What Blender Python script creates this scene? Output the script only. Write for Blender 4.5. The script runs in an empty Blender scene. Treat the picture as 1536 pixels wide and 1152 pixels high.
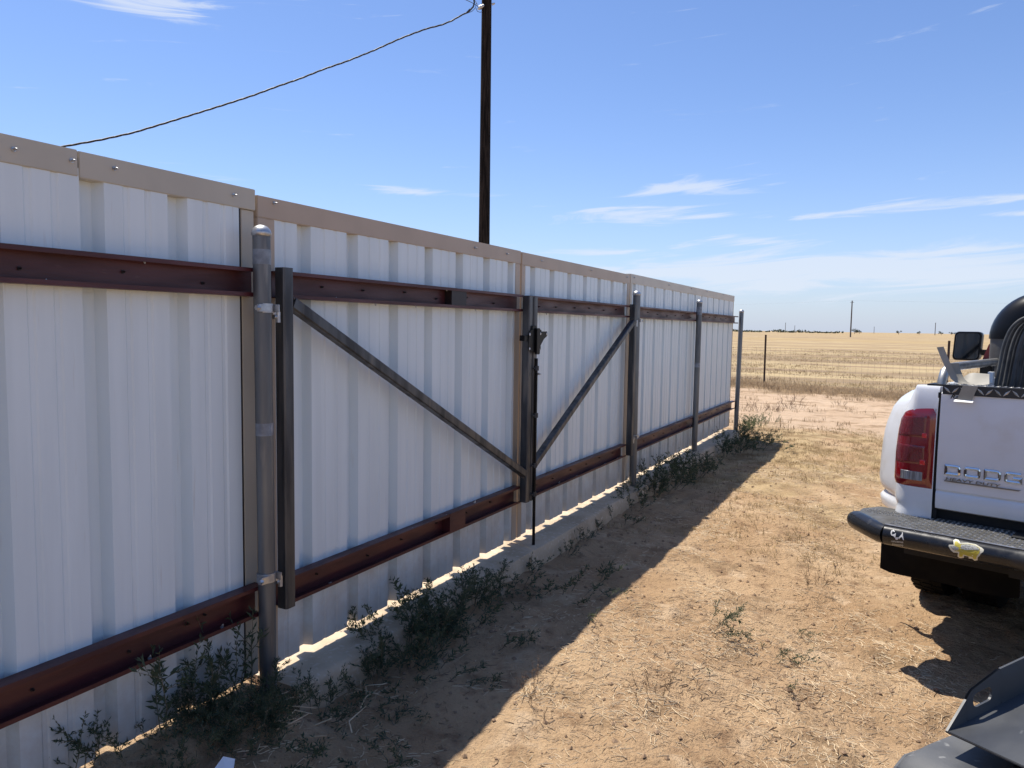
import bpy, math, random
import numpy as np
from mathutils import Vector, Matrix

S = bpy.context.scene
COL = S.collection
R_ = math.radians
rng = random.Random(11)
nrg = np.random.default_rng(5)

# ------------------------------------------------------------------ camera
F_PX, CAM_H = 1110.0, 1.47
PITCH, ROLL, YAW = R_(4.42), R_(0.9), R_(27.9)
fw = Vector((-math.sin(YAW) * math.cos(PITCH), math.cos(YAW) * math.cos(PITCH), -math.sin(PITCH)))
r0 = Vector((math.cos(YAW), math.sin(YAW), 0))
u0 = r0.cross(fw)
cr = math.cos(ROLL) * r0 + math.sin(ROLL) * u0
cu = -math.sin(ROLL) * r0 + math.cos(ROLL) * u0
CAM = Vector((0, 0, CAM_H))
cam = bpy.data.cameras.new('camera')
co = bpy.data.objects.new('camera', cam)
COL.objects.link(co)
co.matrix_world = Matrix(((cr.x, cu.x, -fw.x, 0), (cr.y, cu.y, -fw.y, 0), (cr.z, cu.z, -fw.z, CAM_H), (0, 0, 0, 1)))
cam.sensor_width = 36.0
cam.lens = 36.0 * F_PX / 1536.0
cam.clip_start = 0.05
cam.clip_end = 20000
S.camera = co
S.render.resolution_x, S.render.resolution_y = 1024, 768

# ------------------------------------------------------------------ sky and sun
SUN = Vector((-0.409, 0.19, 1.0)).normalized()
EL = math.asin(SUN.z)
AZ = math.atan2(SUN.x, SUN.y)
W = bpy.data.worlds.new('World')
S.world = W
W.use_nodes = True
nt = W.node_tree
nt.nodes.clear()
def N(t, tree, **kw):
    n = tree.nodes.new(t)
    for k, v in kw.items():
        setattr(n, k, v)
    return n
def mth(tree, op, a, b=None, c=None, clamp=False):
    n = tree.nodes.new('ShaderNodeMath'); n.operation = op; n.use_clamp = clamp
    for i, v in enumerate((a, b, c)):
        if v is None: continue
        if isinstance(v, (int, float)): n.inputs[i].default_value = v
        else: tree.links.new(v, n.inputs[i])
    return n.outputs[0]
def world_nodes():
    L = nt.links
    sky = N('ShaderNodeTexSky', nt, sky_type='NISHITA')
    sky.sun_disc = False
    sky.sun_elevation = EL
    sky.sun_rotation = AZ
    sky.air_density = 1.0; sky.dust_density = 0.6; sky.ozone_density = 2.2; sky.altitude = 900
    tc = N('ShaderNodeTexCoord', nt)
    sp = N('ShaderNodeSeparateXYZ', nt); L.new(tc.outputs['Generated'], sp.inputs[0])
    az = mth(nt, 'ARCTAN2', sp.outputs[0], sp.outputs[1])
    el = mth(nt, 'ARCSINE', sp.outputs[2])
    # thin wind-drawn cirrus: noise in azimuth / elevation, streaks slightly tilted
    cv = N('ShaderNodeCombineXYZ', nt)
    L.new(mth(nt, 'MULTIPLY', az, 3.6), cv.inputs[0])
    L.new(mth(nt, 'ADD', mth(nt, 'MULTIPLY', el, 34.0), mth(nt, 'MULTIPLY', az, -2.6)), cv.inputs[1])
    no = N('ShaderNodeTexNoise', nt); no.inputs['Scale'].default_value = 1.35
    no.inputs['Detail'].default_value = 9; no.inputs['Roughness'].default_value = 0.62; no.inputs['Distortion'].default_value = 1.1
    L.new(cv.outputs[0], no.inputs['Vector'])
    no2 = N('ShaderNodeTexNoise', nt); no2.inputs['Scale'].default_value = 0.55
    no2.inputs['Detail'].default_value = 3
    L.new(cv.outputs[0], no2.inputs['Vector'])
    def bump(a0, e0, sa, se, amp):
        da = mth(nt, 'DIVIDE', mth(nt, 'SUBTRACT', az, a0), sa)
        de = mth(nt, 'DIVIDE', mth(nt, 'SUBTRACT', el, e0), se)
        d2 = mth(nt, 'ADD', mth(nt, 'MULTIPLY', da, da), mth(nt, 'MULTIPLY', de, de))
        return mth(nt, 'MULTIPLY', mth(nt, 'POWER', 2.718, mth(nt, 'MULTIPLY', d2, -1.0)), amp)
    cov = mth(nt, 'MULTIPLY', no2.outputs[0], 0.08)
    for b in CLOUDS:
        cov = mth(nt, 'ADD', cov, bump(*b))
    d = mth(nt, 'ADD', mth(nt, 'MULTIPLY_ADD', no.outputs[0], 1.9, -0.48), cov)
    m = N('ShaderNodeMapRange', nt); m.interpolation_type = 'SMOOTHSTEP'
    L.new(d, m.inputs[0]); m.inputs[1].default_value = 0.74; m.inputs[2].default_value = 1.15
    m.inputs[3].default_value = 0.0; m.inputs[4].default_value = 0.72
    hor = N('ShaderNodeMapRange', nt); L.new(el, hor.inputs[0])
    hor.inputs[1].default_value = -0.01; hor.inputs[2].default_value = 0.03
    fac = mth(nt, 'MULTIPLY', m.outputs[0], hor.outputs[0], clamp=True)
    mx = N('ShaderNodeMix', nt, data_type='RGBA')
    L.new(fac, mx.inputs[0]); 
    tint = N('ShaderNodeMix', nt, data_type='RGBA', blend_type='MULTIPLY'); tint.inputs[0].default_value = 1.0
    L.new(sky.outputs[0], tint.inputs[6]); tint.inputs[7].default_value = SKY_TINT
    # pale haze low over the horizon
    hz = N('ShaderNodeMix', nt, data_type='RGBA')
    L.new(mth(nt, 'MULTIPLY', mth(nt, 'POWER', 2.718, mth(nt, 'MULTIPLY', mth(nt, 'ABSOLUTE', el), -12.0)), 0.95), hz.inputs[0])
    L.new(tint.outputs[2], hz.inputs[6]); hz.inputs[7].default_value = (3.45, 3.85, 4.65, 1)
    L.new(hz.outputs[2], mx.inputs[6])
    mx.inputs[7].default_value = (4.6, 5.0, 5.7, 1)
    bg = N('ShaderNodeBackground', nt); bg.inputs[1].default_value = 0.10
    L.new(mx.outputs[2], bg.inputs[0])
    out = N('ShaderNodeOutputWorld', nt); L.new(bg.outputs[0], out.inputs[0])
SKY_TINT = (0.74, 0.815, 0.99, 1)
# cloud banks: azimuth, elevation, half widths (radians), strength
CLOUDS = [(-0.945, 0.353, 0.10, 0.014, 0.66), (-0.912, 0.23, 0.05, 0.005, 0.40), (-0.641, 0.175, 0.05, 0.008, 0.58), (-0.868, 0.173, 0.08, 0.008, 0.42), (-0.53, 0.172, 0.07, 0.006, 0.36),
          (-0.31, 0.147, 0.11, 0.017, 0.60), (-0.22, 0.179, 0.13, 0.009, 0.50), (-0.19, 0.113, 0.06, 0.007, 0.40), (-0.09, 0.142, 0.10, 0.006, 0.36), (0.06, 0.149, 0.11, 0.007, 0.46), (0.10, 0.133, 0.05, 0.004, 0.40),
          (-0.38, 0.10, 0.06, 0.005, 0.42), (-0.02, 0.076, 0.32, 0.026, 0.66), (-0.27, 0.076, 0.20, 0.010, 0.36), (-0.45, 0.05, 0.7, 0.03, 0.16),
          (0.9, 0.09, 0.5, 0.05, 0.3), (2.2, 0.12, 0.7, 0.05, 0.3), (-2.3, 0.1, 0.6, 0.05, 0.3)]
world_nodes()
sl = bpy.data.lights.new('sun', 'SUN')
sl.energy = 3.95
sl.angle = R_(0.53)
sl.color = (1.0, 0.94, 0.84)
so = bpy.data.objects.new('sun', sl)
COL.objects.link(so)
so.rotation_euler = SUN.to_track_quat('Z', 'Y').to_euler()
S.view_settings.view_transform = 'Standard'
S.view_settings.look = 'None'
S.view_settings.gamma = 1
S.view_settings.use_curve_mapping = False
S.view_settings.exposure = 0.75

# ------------------------------------------------------------------ pixel helpers (photograph pixels -> rays)
def ray(x, y):
    return fw * F_PX + cr * (x - 768) - cu * (y - 576)
def gpx(x, y, z=0.0):
    v = ray(x, y); return CAM + v * ((z - CAM_H) / v.z)
def xpx(x, y, X):
    v = ray(x, y); return CAM + v * (X / v.x)
def ypx(x, y, Y):
    v = ray(x, y); return CAM + v * (Y / v.y)

# ------------------------------------------------------------------ materials
MATS = {}
def pm(name, col, rough=0.6, metal=0.0, col2=None, scale=6.0, stretch=(1, 1, 1), lo=0.35, hi=0.65, bump=0.0, bscale=80.0,
       rvar=0.0, coat=0.0, spec=None, col3=None, s3=25.0, lo3=0.6, hi3=0.75, detail=5, trans=0.0):
    m = bpy.data.materials.new(name); m.use_nodes = True
    t = m.node_tree; L = t.links
    b = t.nodes['Principled BSDF']
    b.inputs['Base Color'].default_value = (*col, 1)
    b.inputs['Roughness'].default_value = rough
    b.inputs['Metallic'].default_value = metal
    b.inputs['Coat Weight'].default_value = coat
    b.inputs['Coat Roughness'].default_value = 0.06
    if spec is not None: b.inputs['Specular IOR Level'].default_value = spec
    if trans: b.inputs['Transmission Weight'].default_value = trans
    tc = N('ShaderNodeTexCoord', t)
    mp = N('ShaderNodeMapping', t); mp.inputs['Scale'].default_value = stretch
    L.new(tc.outputs['Object'], mp.inputs[0])
    cur = None
    if col2 is not None:
        n = N('ShaderNodeTexNoise', t); n.inputs['Scale'].default_value = scale; n.inputs['Detail'].default_value = detail
        L.new(mp.outputs[0], n.inputs['Vector'])
        mr = N('ShaderNodeMapRange', t); mr.interpolation_type = 'SMOOTHSTEP'
        L.new(n.outputs[0], mr.inputs[0]); mr.inputs[1].default_value = lo; mr.inputs[2].default_value = hi
        mx = N('ShaderNodeMix', t, data_type='RGBA')
        L.new(mr.outputs[0], mx.inputs[0]); mx.inputs[6].default_value = (*col, 1); mx.inputs[7].default_value = (*col2, 1)
        cur = mx.outputs[2]
        if rvar:
            L.new(mth(t, 'MULTIPLY_ADD', mr.outputs[0], rvar, rough), b.inputs['Roughness'])
    if col3 is not None:
        n = N('ShaderNodeTexNoise', t); n.inputs['Scale'].default_value = s3; n.inputs['Detail'].default_value = 6
        L.new(mp.outputs[0], n.inputs['Vector'])
        mr = N('ShaderNodeMapRange', t); L.new(n.outputs[0], mr.inputs[0]); mr.inputs[1].default_value = lo3; mr.inputs[2].default_value = hi3
        mx = N('ShaderNodeMix', t, data_type='RGBA'); L.new(mr.outputs[0], mx.inputs[0])
        if cur: L.new(cur, mx.inputs[6])
        else: mx.inputs[6].default_value = (*col, 1)
        mx.inputs[7].default_value = (*col3, 1)
        cur = mx.outputs[2]
    if cur: L.new(cur, b.inputs['Base Color'])
    if bump:
        n = N('ShaderNodeTexNoise', t); n.inputs['Scale'].default_value = bscale; n.inputs['Detail'].default_value = 5
        L.new(mp.outputs[0], n.inputs['Vector'])
        bn = N('ShaderNodeBump', t); bn.inputs['Strength'].default_value = bump; bn.inputs['Distance'].default_value = 0.01
        L.new(n.outputs[0], bn.inputs['Height']); L.new(bn.outputs[0], b.inputs['Normal'])
    MATS[name] = m
    return m
pm('sheet_white', (0.735, 0.805, 0.82), 0.38, col2=(0.685, 0.755, 0.77), scale=3.0, stretch=(1, 5, 0.35), bump=0.06, bscale=4.0,
   col3=(0.50, 0.46, 0.40), s3=9, lo3=0.66, hi3=0.95)
pm('trim_stone', (0.52, 0.475, 0.385), 0.45, col2=(0.47, 0.43, 0.35), scale=4, bump=0.04, bscale=7)
pm('trim_tan', (0.50, 0.395, 0.295), 0.45, col2=(0.45, 0.355, 0.265), scale=4, bump=0.04, bscale=7)
pm('trim_pale', (0.60, 0.54, 0.44), 0.45, col2=(0.55, 0.49, 0.40), scale=4)
pm('red_oxide', (0.088, 0.018, 0.020), 0.38, col2=(0.060, 0.014, 0.015), scale=5, stretch=(3, 0.6, 3), bump=0.10, bscale=60,
   col3=(0.14, 0.055, 0.048), s3=30, lo3=0.66, hi3=0.85, rvar=0.15)
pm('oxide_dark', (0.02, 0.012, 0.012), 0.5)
pm('pipe_steel', (0.19, 0.20, 0.205), 0.42, 0.6, col2=(0.12, 0.125, 0.13), scale=7, stretch=(2, 2, 0.25), bump=0.06, bscale=50,
   col3=(0.32, 0.31, 0.29), s3=14, lo3=0.6, hi3=0.8, rvar=0.12)
pm('tube_steel', (0.105, 0.108, 0.114), 0.38, 0.6, col2=(0.05, 0.052, 0.056), scale=9, stretch=(2, 2, 0.3), bump=0.05, bscale=60,
   col3=(0.22, 0.195, 0.17), s3=10, lo3=0.6, hi3=0.85, rvar=0.15)
pm('weld_burn', (0.20, 0.17, 0.15), 0.5, 0.6, col2=(0.07, 0.06, 0.06), scale=40)
pm('galvanised', (0.56, 0.57, 0.58), 0.38, 0.9, col2=(0.42, 0.43, 0.44), scale=35, rvar=0.15)
pm('label_tape', (0.24, 0.27, 0.31), 0.3, col2=(0.16, 0.18, 0.21), scale=30)
pm('black_paint', (0.005, 0.005, 0.0055), 0.45, spec=0.2)
pm('rubber_black', (0.006, 0.006, 0.0065), 0.8, spec=0.12, col2=(0.010, 0.0095, 0.009), scale=12)
pm('concrete', (0.55, 0.43, 0.295), 0.9, col2=(0.42, 0.315, 0.205), scale=5, bump=0.25, bscale=45, col3=(0.66, 0.56, 0.43), s3=40, lo3=0.55, hi3=0.75)
pm('pole_wood', (0.034, 0.026, 0.021), 0.9, spec=0.1, col2=(0.010, 0.008, 0.007), scale=9, stretch=(3, 3, 0.12), bump=0.5, bscale=40)
pm('cable_black', (0.02, 0.02, 0.022), 0.55)
pm('far_wood', (0.12, 0.10, 0.085), 0.9)
pm('tpost', (0.045, 0.03, 0.025), 0.7, col2=(0.08, 0.04, 0.025), scale=12)
pm('wire', (0.16, 0.14, 0.12), 0.5, 0.6)
pm('weed_leaf', (0.095, 0.125, 0.070), 0.65, col2=(0.060, 0.088, 0.048), scale=14, lo=0.3, hi=0.7)
pm('weed_leaf_pale', (0.13, 0.17, 0.075), 0.65, col2=(0.20, 0.21, 0.11), scale=9)
pm('weed_dry', (0.24, 0.16, 0.10), 0.8, col2=(0.15, 0.10, 0.065), scale=10)
pm('weed_stem', (0.13, 0.125, 0.075), 0.7, col2=(0.19, 0.15, 0.095), scale=8)
pm('straw', (0.66, 0.52, 0.34), 0.7, col2=(0.46, 0.33, 0.20), scale=3.0, lo=0.4, hi=0.6)
pm('dry_grass', (0.40, 0.295, 0.145), 0.8, col2=(0.26, 0.18, 0.095), scale=0.9, lo=0.35, hi=0.65)
pm('field_grass', (0.46, 0.35, 0.19), 0.85, col2=(0.34, 0.245, 0.14), scale=0.35, lo=0.35, hi=0.65)
pm('brown_weed', (0.42, 0.31, 0.19), 0.85, col2=(0.30, 0.215, 0.13), scale=2)
pm('clod', (0.30, 0.20, 0.125), 0.95, col2=(0.22, 0.145, 0.09), scale=9)
pm('far_foliage', (0.045, 0.06, 0.035), 0.9, col2=(0.075, 0.085, 0.05), scale=0.3)
pm('far_roof', (0.5, 0.5, 0.5), 0.6)
pm('truck_white', (0.74, 0.76, 0.79), 0.32, col2=(0.69, 0.70, 0.72), scale=2.5, coat=0.7, bump=0.0, col3=(0.58, 0.54, 0.48), s3=5, lo3=0.55, hi3=0.9)
pm('truck_dark', (0.006, 0.006, 0.0065), 0.7)
pm('lamp_red', (0.21, 0.005, 0.010), 0.12, coat=1.0)
pm('lamp_dark', (0.13, 0.005, 0.010), 0.2, col2=(0.17, 0.007, 0.013), scale=160, lo=0.5, hi=0.56, coat=1.0, bump=0.3, bscale=160)
pm('lamp_bright', (0.62, 0.012, 0.015), 0.15, coat=1.0)
pm('lamp_clear', (0.35, 0.36, 0.37), 0.15, col2=(0.13, 0.13, 0.14), scale=60, stretch=(4, 4, 0.2), coat=1.0)
pm('bumper_black', (0.012, 0.0125, 0.014), 0.24, col2=(0.028, 0.028, 0.03), scale=9, lo=0.5, hi=0.75, rvar=0.35, bump=0.04, bscale=30)
pm('tread_plate', (0.15, 0.148, 0.14), 0.42, 0.5, col2=(0.08, 0.077, 0.07), scale=12, rvar=0.2)
pm('tread_bump', (0.46, 0.45, 0.43), 0.35, 0.7, col2=(0.28, 0.27, 0.25), scale=20)
pm('tread_black', (0.05, 0.052, 0.055), 0.35, 0.7)
pm('chrome', (0.80, 0.80, 0.80), 0.09, 1.0)
pm('badge_grey', (0.20, 0.20, 0.20), 0.3, 0.8)
pm('ink_dark', (0.03, 0.03, 0.03), 0.5)
pm('sticker_white', (0.72, 0.72, 0.70), 0.45, col2=(0.55, 0.55, 0.53), scale=60)
pm('sticker_cream', (0.66, 0.63, 0.50), 0.45)
pm('sticker_yellow', (0.55, 0.45, 0.05), 0.45, col2=(0.45, 0.38, 0.05), scale=60)
pm('sticker_grey', (0.42, 0.42, 0.40), 0.45, col2=(0.22, 0.22, 0.20), scale=220, lo=0.45, hi=0.55)
pm('mirror_glass', (0.10, 0.11, 0.12), 0.03, 1.0)
pm('window_glass', (0.012, 0.014, 0.016), 0.05, coat=1.0)
pm('offcut_cream', (0.34, 0.315, 0.26), 0.45, col2=(0.26, 0.24, 0.195), scale=9)
pm('offcut_white', (0.78, 0.78, 0.76), 0.45)
pm('lead_rubber', (0.045, 0.046, 0.046), 0.55, col2=(0.09, 0.09, 0.086), scale=14, rvar=0.2)
pm('stack_grey', (0.10, 0.095, 0.09), 0.55, 0.3, col2=(0.065, 0.06, 0.056), scale=8)
pm('gloss_black', (0.008, 0.008, 0.009), 0.32, spec=0.2)
pm('red_bracket', (0.17, 0.016, 0.016), 0.5)
pm('alu_pipe', (0.50, 0.49, 0.46), 0.35, 0.9, col2=(0.30, 0.29, 0.27), scale=10, rvar=0.2)
pm('fender_plastic', (0.055, 0.057, 0.061), 0.45, col2=(0.09, 0.093, 0.098), scale=7, rvar=0.25, bump=0.06, bscale=90,
   col3=(0.30, 0.30, 0.29), s3=38, lo3=0.62, hi3=0.76)
pm('rack_black', (0.045, 0.047, 0.05), 0.42, 0.2, col2=(0.075, 0.078, 0.082), scale=8, rvar=0.25, stretch=(1, 0.35, 1), col3=(0.32, 0.32, 0.31), s3=34, lo3=0.64, hi3=0.78)
pm('paper_white', (0.74, 0.75, 0.78), 0.6)

def thin(names, amt=0.45):
    for nm in names:
        t = MATS[nm].node_tree; L = t.links; b = t.nodes['Principled BSDF']; out = t.nodes['Material Output']
        tr_ = N('ShaderNodeBsdfTranslucent', t); mx = N('ShaderNodeMixShader', t); mx.inputs[0].default_value = amt
        if b.inputs['Base Color'].links: L.new(b.inputs['Base Color'].links[0].from_socket, tr_.inputs[0])
        else: tr_.inputs[0].default_value = b.inputs['Base Color'].default_value
        L.new(b.outputs[0], mx.inputs[1]); L.new(tr_.outputs[0], mx.inputs[2]); L.new(mx.outputs[0], out.inputs[0])
thin(('dry_grass', 'field_grass', 'brown_weed', 'weed_leaf', 'weed_leaf_pale', 'weed_dry'))
def dusty_sheet():
    t = MATS['sheet_white'].node_tree; L = t.links; b = t.nodes['Principled BSDF']
    src = b.inputs['Base Color'].links[0].from_socket
    ge = N('ShaderNodeNewGeometry', t); sp = N('ShaderNodeSeparateXYZ', t); L.new(ge.outputs['Position'], sp.inputs[0])
    n = N('ShaderNodeTexNoise', t); n.inputs['Scale'].default_value = 7; n.inputs['Detail'].default_value = 9; n.inputs['Roughness'].default_value = 0.7
    L.new(ge.outputs['Position'], n.inputs['Vector'])
    mr = N('ShaderNodeMapRange', t); mr.interpolation_type = 'SMOOTHSTEP'
    L.new(mth(t, 'MULTIPLY_ADD', n.outputs[0], -0.6, sp.outputs[2]), mr.inputs[0]); mr.inputs[1].default_value = 0.22; mr.inputs[2].default_value = -0.18
    mx = N('ShaderNodeMix', t, data_type='RGBA'); L.new(mth(t, 'MULTIPLY', mr.outputs[0], 0.55), mx.inputs[0]); L.new(src, mx.inputs[6]); mx.inputs[7].default_value = (0.40, 0.29, 0.19, 1)
    L.new(mx.outputs[2], b.inputs['Base Color'])
dusty_sheet()
def ground_material():
    m = bpy.data.materials.new('ground_dirt'); m.use_nodes = True
    t = m.node_tree; L = t.links; b = t.nodes['Principled BSDF']
    b.inputs['Roughness'].default_value = 0.95; b.inputs['Specular IOR Level'].default_value = 0.15
    tc = N('ShaderNodeTexCoord', t); ob = tc.outputs['Object']
    sp = N('ShaderNodeSeparateXYZ', t); L.new(ob, sp.inputs[0])
    def noise(scale, detail=5, stretch=None, rough=0.55):
        n = N('ShaderNodeTexNoise', t); n.inputs['Scale'].default_value = scale; n.inputs['Detail'].default_value = detail
        n.inputs['Roughness'].default_value = rough
        if stretch:
            mp = N('ShaderNodeMapping', t); mp.inputs['Scale'].default_value = stretch; L.new(ob, mp.inputs[0]); L.new(mp.outputs[0], n.inputs[0])
        else: L.new(ob, n.inputs[0])
        return n.outputs[0]
    def rng_(v, a, c):
        r = N('ShaderNodeMapRange', t); r.interpolation_type = 'SMOOTHSTEP'; L.new(v, r.inputs[0])
        r.inputs[1].default_value = a; r.inputs[2].default_value = c; return r.outputs[0]
    def mix(f, A, B):
        x = N('ShaderNodeMix', t, data_type='RGBA'); L.new(f, x.inputs[0])
        for s, v in ((6, A), (7, B)):
            if isinstance(v, tuple): x.inputs[s].default_value = (*v, 1)
            else: L.new(v, x.inputs[s])
        return x.outputs[2]
    # yard dirt: reddish tan with darker damp-looking crumbs and chaff
    dirt = mix(rng_(noise(1.3), 0.35, 0.68), (0.40, 0.26, 0.146), (0.51, 0.355, 0.212))
    dirt = mix(rng_(noise(9, 7), 0.52, 0.72), dirt, (0.28, 0.175, 0.10))
    dirt = mix(mth(t, 'MULTIPLY', rng_(noise(55, 4), 0.58, 0.72), 0.7), dirt, (0.19, 0.115, 0.06))
    dirt = mix(mth(t, 'MULTIPLY', rng_(noise(38, 6, (1, 0.35, 1)), 0.60, 0.72), 0.65), dirt, (0.50, 0.38, 0.22))
    dirt = mix(mth(t, 'MULTIPLY', rng_(noise(2.4, 8, None, 0.7), 0.54, 0.64), 0.75), dirt, (0.27, 0.178, 0.100))
    dirt = mix(mth(t, 'MULTIPLY', rng_(noise(3.6, 6, None, 0.6), 0.57, 0.68), 0.8), dirt, (0.56, 0.41, 0.265))
    # dry grass thatch further out
    edge = mth(t, 'ADD', sp.outputs[1], mth(t, 'MULTIPLY', mth(t, 'SUBTRACT', noise(0.55, 5), 0.5), 5.0))
    thatch = mix(rng_(noise(4.0, 7), 0.38, 0.62), (0.29, 0.20, 0.105), (0.49, 0.36, 0.20))
    c = mix(mth(t, 'MULTIPLY', rng_(edge, 5.2, 8.0), rng_(noise(1.1, 6), 0.36, 0.56)), dirt, thatch)
    # pale bare strip
    sand = mix(rng_(noise(0.8, 6), 0.3, 0.7), (0.50, 0.355, 0.235), (0.56, 0.415, 0.285))
    sand = mix(mth(t, 'MULTIPLY', rng_(noise(2.2, 8, (0.6, 1.5, 1), 0.65), 0.50, 0.62), 0.85), sand, (0.31, 0.21, 0.125))
    c = mix(rng_(edge, 11.2, 12.6), c, sand)
    # brown dead weeds under the wire fence, then the striped gold field
    fl = mth(t, 'ADD', edge, mth(t, 'MULTIPLY', sp.outputs[0], 0.42))
    brown = mix(rng_(noise(2.5, 6), 0.35, 0.65), (0.24, 0.165, 0.095), (0.36, 0.25, 0.14))
    c = mix(rng_(fl, 17.0, 18.4), c, brown)
    gold = mix(rng_(noise(0.16, 7, (0.22, 1.0, 1)), 0.42, 0.60), (0.47, 0.36, 0.20), (0.29, 0.21, 0.125))
    gold = mix(rng_(noise(0.9, 6, (0.3, 1, 1)), 0.52, 0.68), gold, (0.34, 0.245, 0.145))
    gold = mix(mth(t, 'MULTIPLY', rng_(noise(0.45, 8, (0.45, 1.0, 1), 0.7), 0.44, 0.60), 0.8), gold, (0.29, 0.205, 0.125))
    gold = mix(rng_(noise(0.012, 4, (0.15, 1.0, 1)), 0.5, 0.62), gold, (0.40, 0.29, 0.14))
    c = mix(rng_(fl, 20.2, 21.6), c, gold)
    L.new(c, b.inputs['Base Color'])
    bn = N('ShaderNodeBump', t); bn.inputs['Strength'].default_value = 1.0; bn.inputs['Distance'].default_value = 0.03
    h = mth(t, 'ADD', mth(t, 'MULTIPLY', noise(28, 8, rough=0.65), 1.0), mth(t, 'MULTIPLY', noise(110, 4), 0.35))
    L.new(h, bn.inputs['Height']); L.new(bn.outputs[0], b.inputs['Normal'])
    MATS['ground'] = m
ground_material()

# ------------------------------------------------------------------ mesh builder
class MB:
    def __init__(s): s.v = []; s.f = []
    def add(s, vs, fs):
        o = len(s.v); s.v += [tuple(p) for p in vs]; s.f += [tuple(i + o for i in f) for f in fs]; return s
    def box(s, x0, x1, y0, y1, z0, z1):
        return s.add([(x0,y0,z0),(x1,y0,z0),(x1,y1,z0),(x0,y1,z0),(x0,y0,z1),(x1,y0,z1),(x1,y1,z1),(x0,y1,z1)],
                     [(0,3,2,1),(4,5,6,7),(0,1,5,4),(1,2,6,5),(2,3,7,6),(3,0,4,7)])
    def bar(s, p, q, w, h, up=(0,0,1), bev=0.12):
        p, q = Vector(p), Vector(q); d = (q - p).normalized(); a = d.cross(Vector(up)).normalized(); b = a.cross(d)
        c = bev * min(w, h)
        prof = [(-w/2+c,-h/2),(w/2-c,-h/2),(w/2,-h/2+c),(w/2,h/2-c),(w/2-c,h/2),(-w/2+c,h/2),(-w/2,h/2-c),(-w/2,-h/2+c)]
        vs = [e + a*x + b*y for e in (p, q) for x, y in prof]
        return s.add(vs, [(i,(i+1)%8,8+(i+1)%8,8+i) for i in range(8)] + [tuple(range(7,-1,-1)), tuple(range(8,16))])
    def tube(s, path, r, n=12, caps=True):
        P = [Vector(p) for p in path]; m = len(P)
        rs = r if isinstance(r, (list, tuple)) else [r]*m
        up = None; vs = []
        for i, p in enumerate(P):
            d = (P[min(i+1,m-1)] - P[max(i-1,0)]).normalized()
            if up is None: up = Vector((0,0,1)) if abs(d.z) < .9 else Vector((1,0,0))
            a = d.cross(up)
            if a.length < 1e-6: a = d.cross(Vector((0,1,0)))
            a.normalize(); b = a.cross(d).normalized(); up = b
            for k in range(n):
                t = 2*math.pi*k/n
                vs.append(p + (a*math.cos(t) + b*math.sin(t))*rs[i])
        fs = [(i*n+k, i*n+(k+1)%n, (i+1)*n+(k+1)%n, (i+1)*n+k) for i in range(m-1) for k in range(n)]
        if caps: fs += [tuple(range(n-1,-1,-1)), tuple((m-1)*n+k for k in range(n))]
        return s.add(vs, fs)
    def lathe(s, c, prof, n=20, axis='z'):
        vs = []
        for r, h in prof:
            for k in range(n):
                t = 2*math.pi*k/n; x, y = r*math.cos(t), r*math.sin(t)
                vs.append((c[0]+x, c[1]+y, c[2]+h) if axis == 'z' else ((c[0]+h, c[1]+x, c[2]+y) if axis == 'x' else (c[0]+x, c[1]+h, c[2]+y)))
        m = len(prof)
        fs = [(i*n+k, i*n+(k+1)%n, (i+1)*n+(k+1)%n, (i+1)*n+k) for i in range(m-1) for k in range(n)]
        fs += [tuple(range(n-1,-1,-1)), tuple((m-1)*n+k for k in range(n))]
        return s.add(vs, fs)
    def prism(s, pts, d):
        """closed outline (list of 3-vectors) extruded by vector d"""
        n = len(pts); d = Vector(d); P = [Vector(p) for p in pts]
        return s.add(P + [p + d for p in P], [tuple(range(n-1,-1,-1)), tuple(range(n,2*n))] + [(i,(i+1)%n,n+(i+1)%n,n+i) for i in range(n)])
    def grid(s, rows):
        m, n = len(rows), len(rows[0])
        return s.add([p for r in rows for p in r], [(i*n+j, i*n+j+1, (i+1)*n+j+1, (i+1)*n+j) for i in range(m-1) for j in range(n-1)])
    def sheet(s, path, w, th):
        """path: list of 3-vectors, w: width vector; thin folded strip with thickness"""
        P = [Vector(p) for p in path]; w = Vector(w); m = len(P); vs = []
        for i, p in enumerate(P):
            d = (P[min(i+1,m-1)] - P[max(i-1,0)]).normalized(); nn = d.cross(w).normalized()*th
            vs += [p, p+w, p+w+nn, p+nn]
        fs = []
        for i in range(m-1):
            a, b = 4*i, 4*i+4
            fs += [(a,a+1,b+1,b),(a+1,a+2,b+2,b+1),(a+2,a+3,b+3,b+2),(a+3,a,b,b+3)]
        fs += [(3,2,1,0), tuple(4*(m-1)+k for k in range(4))]
        return s.add(vs, fs)

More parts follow.
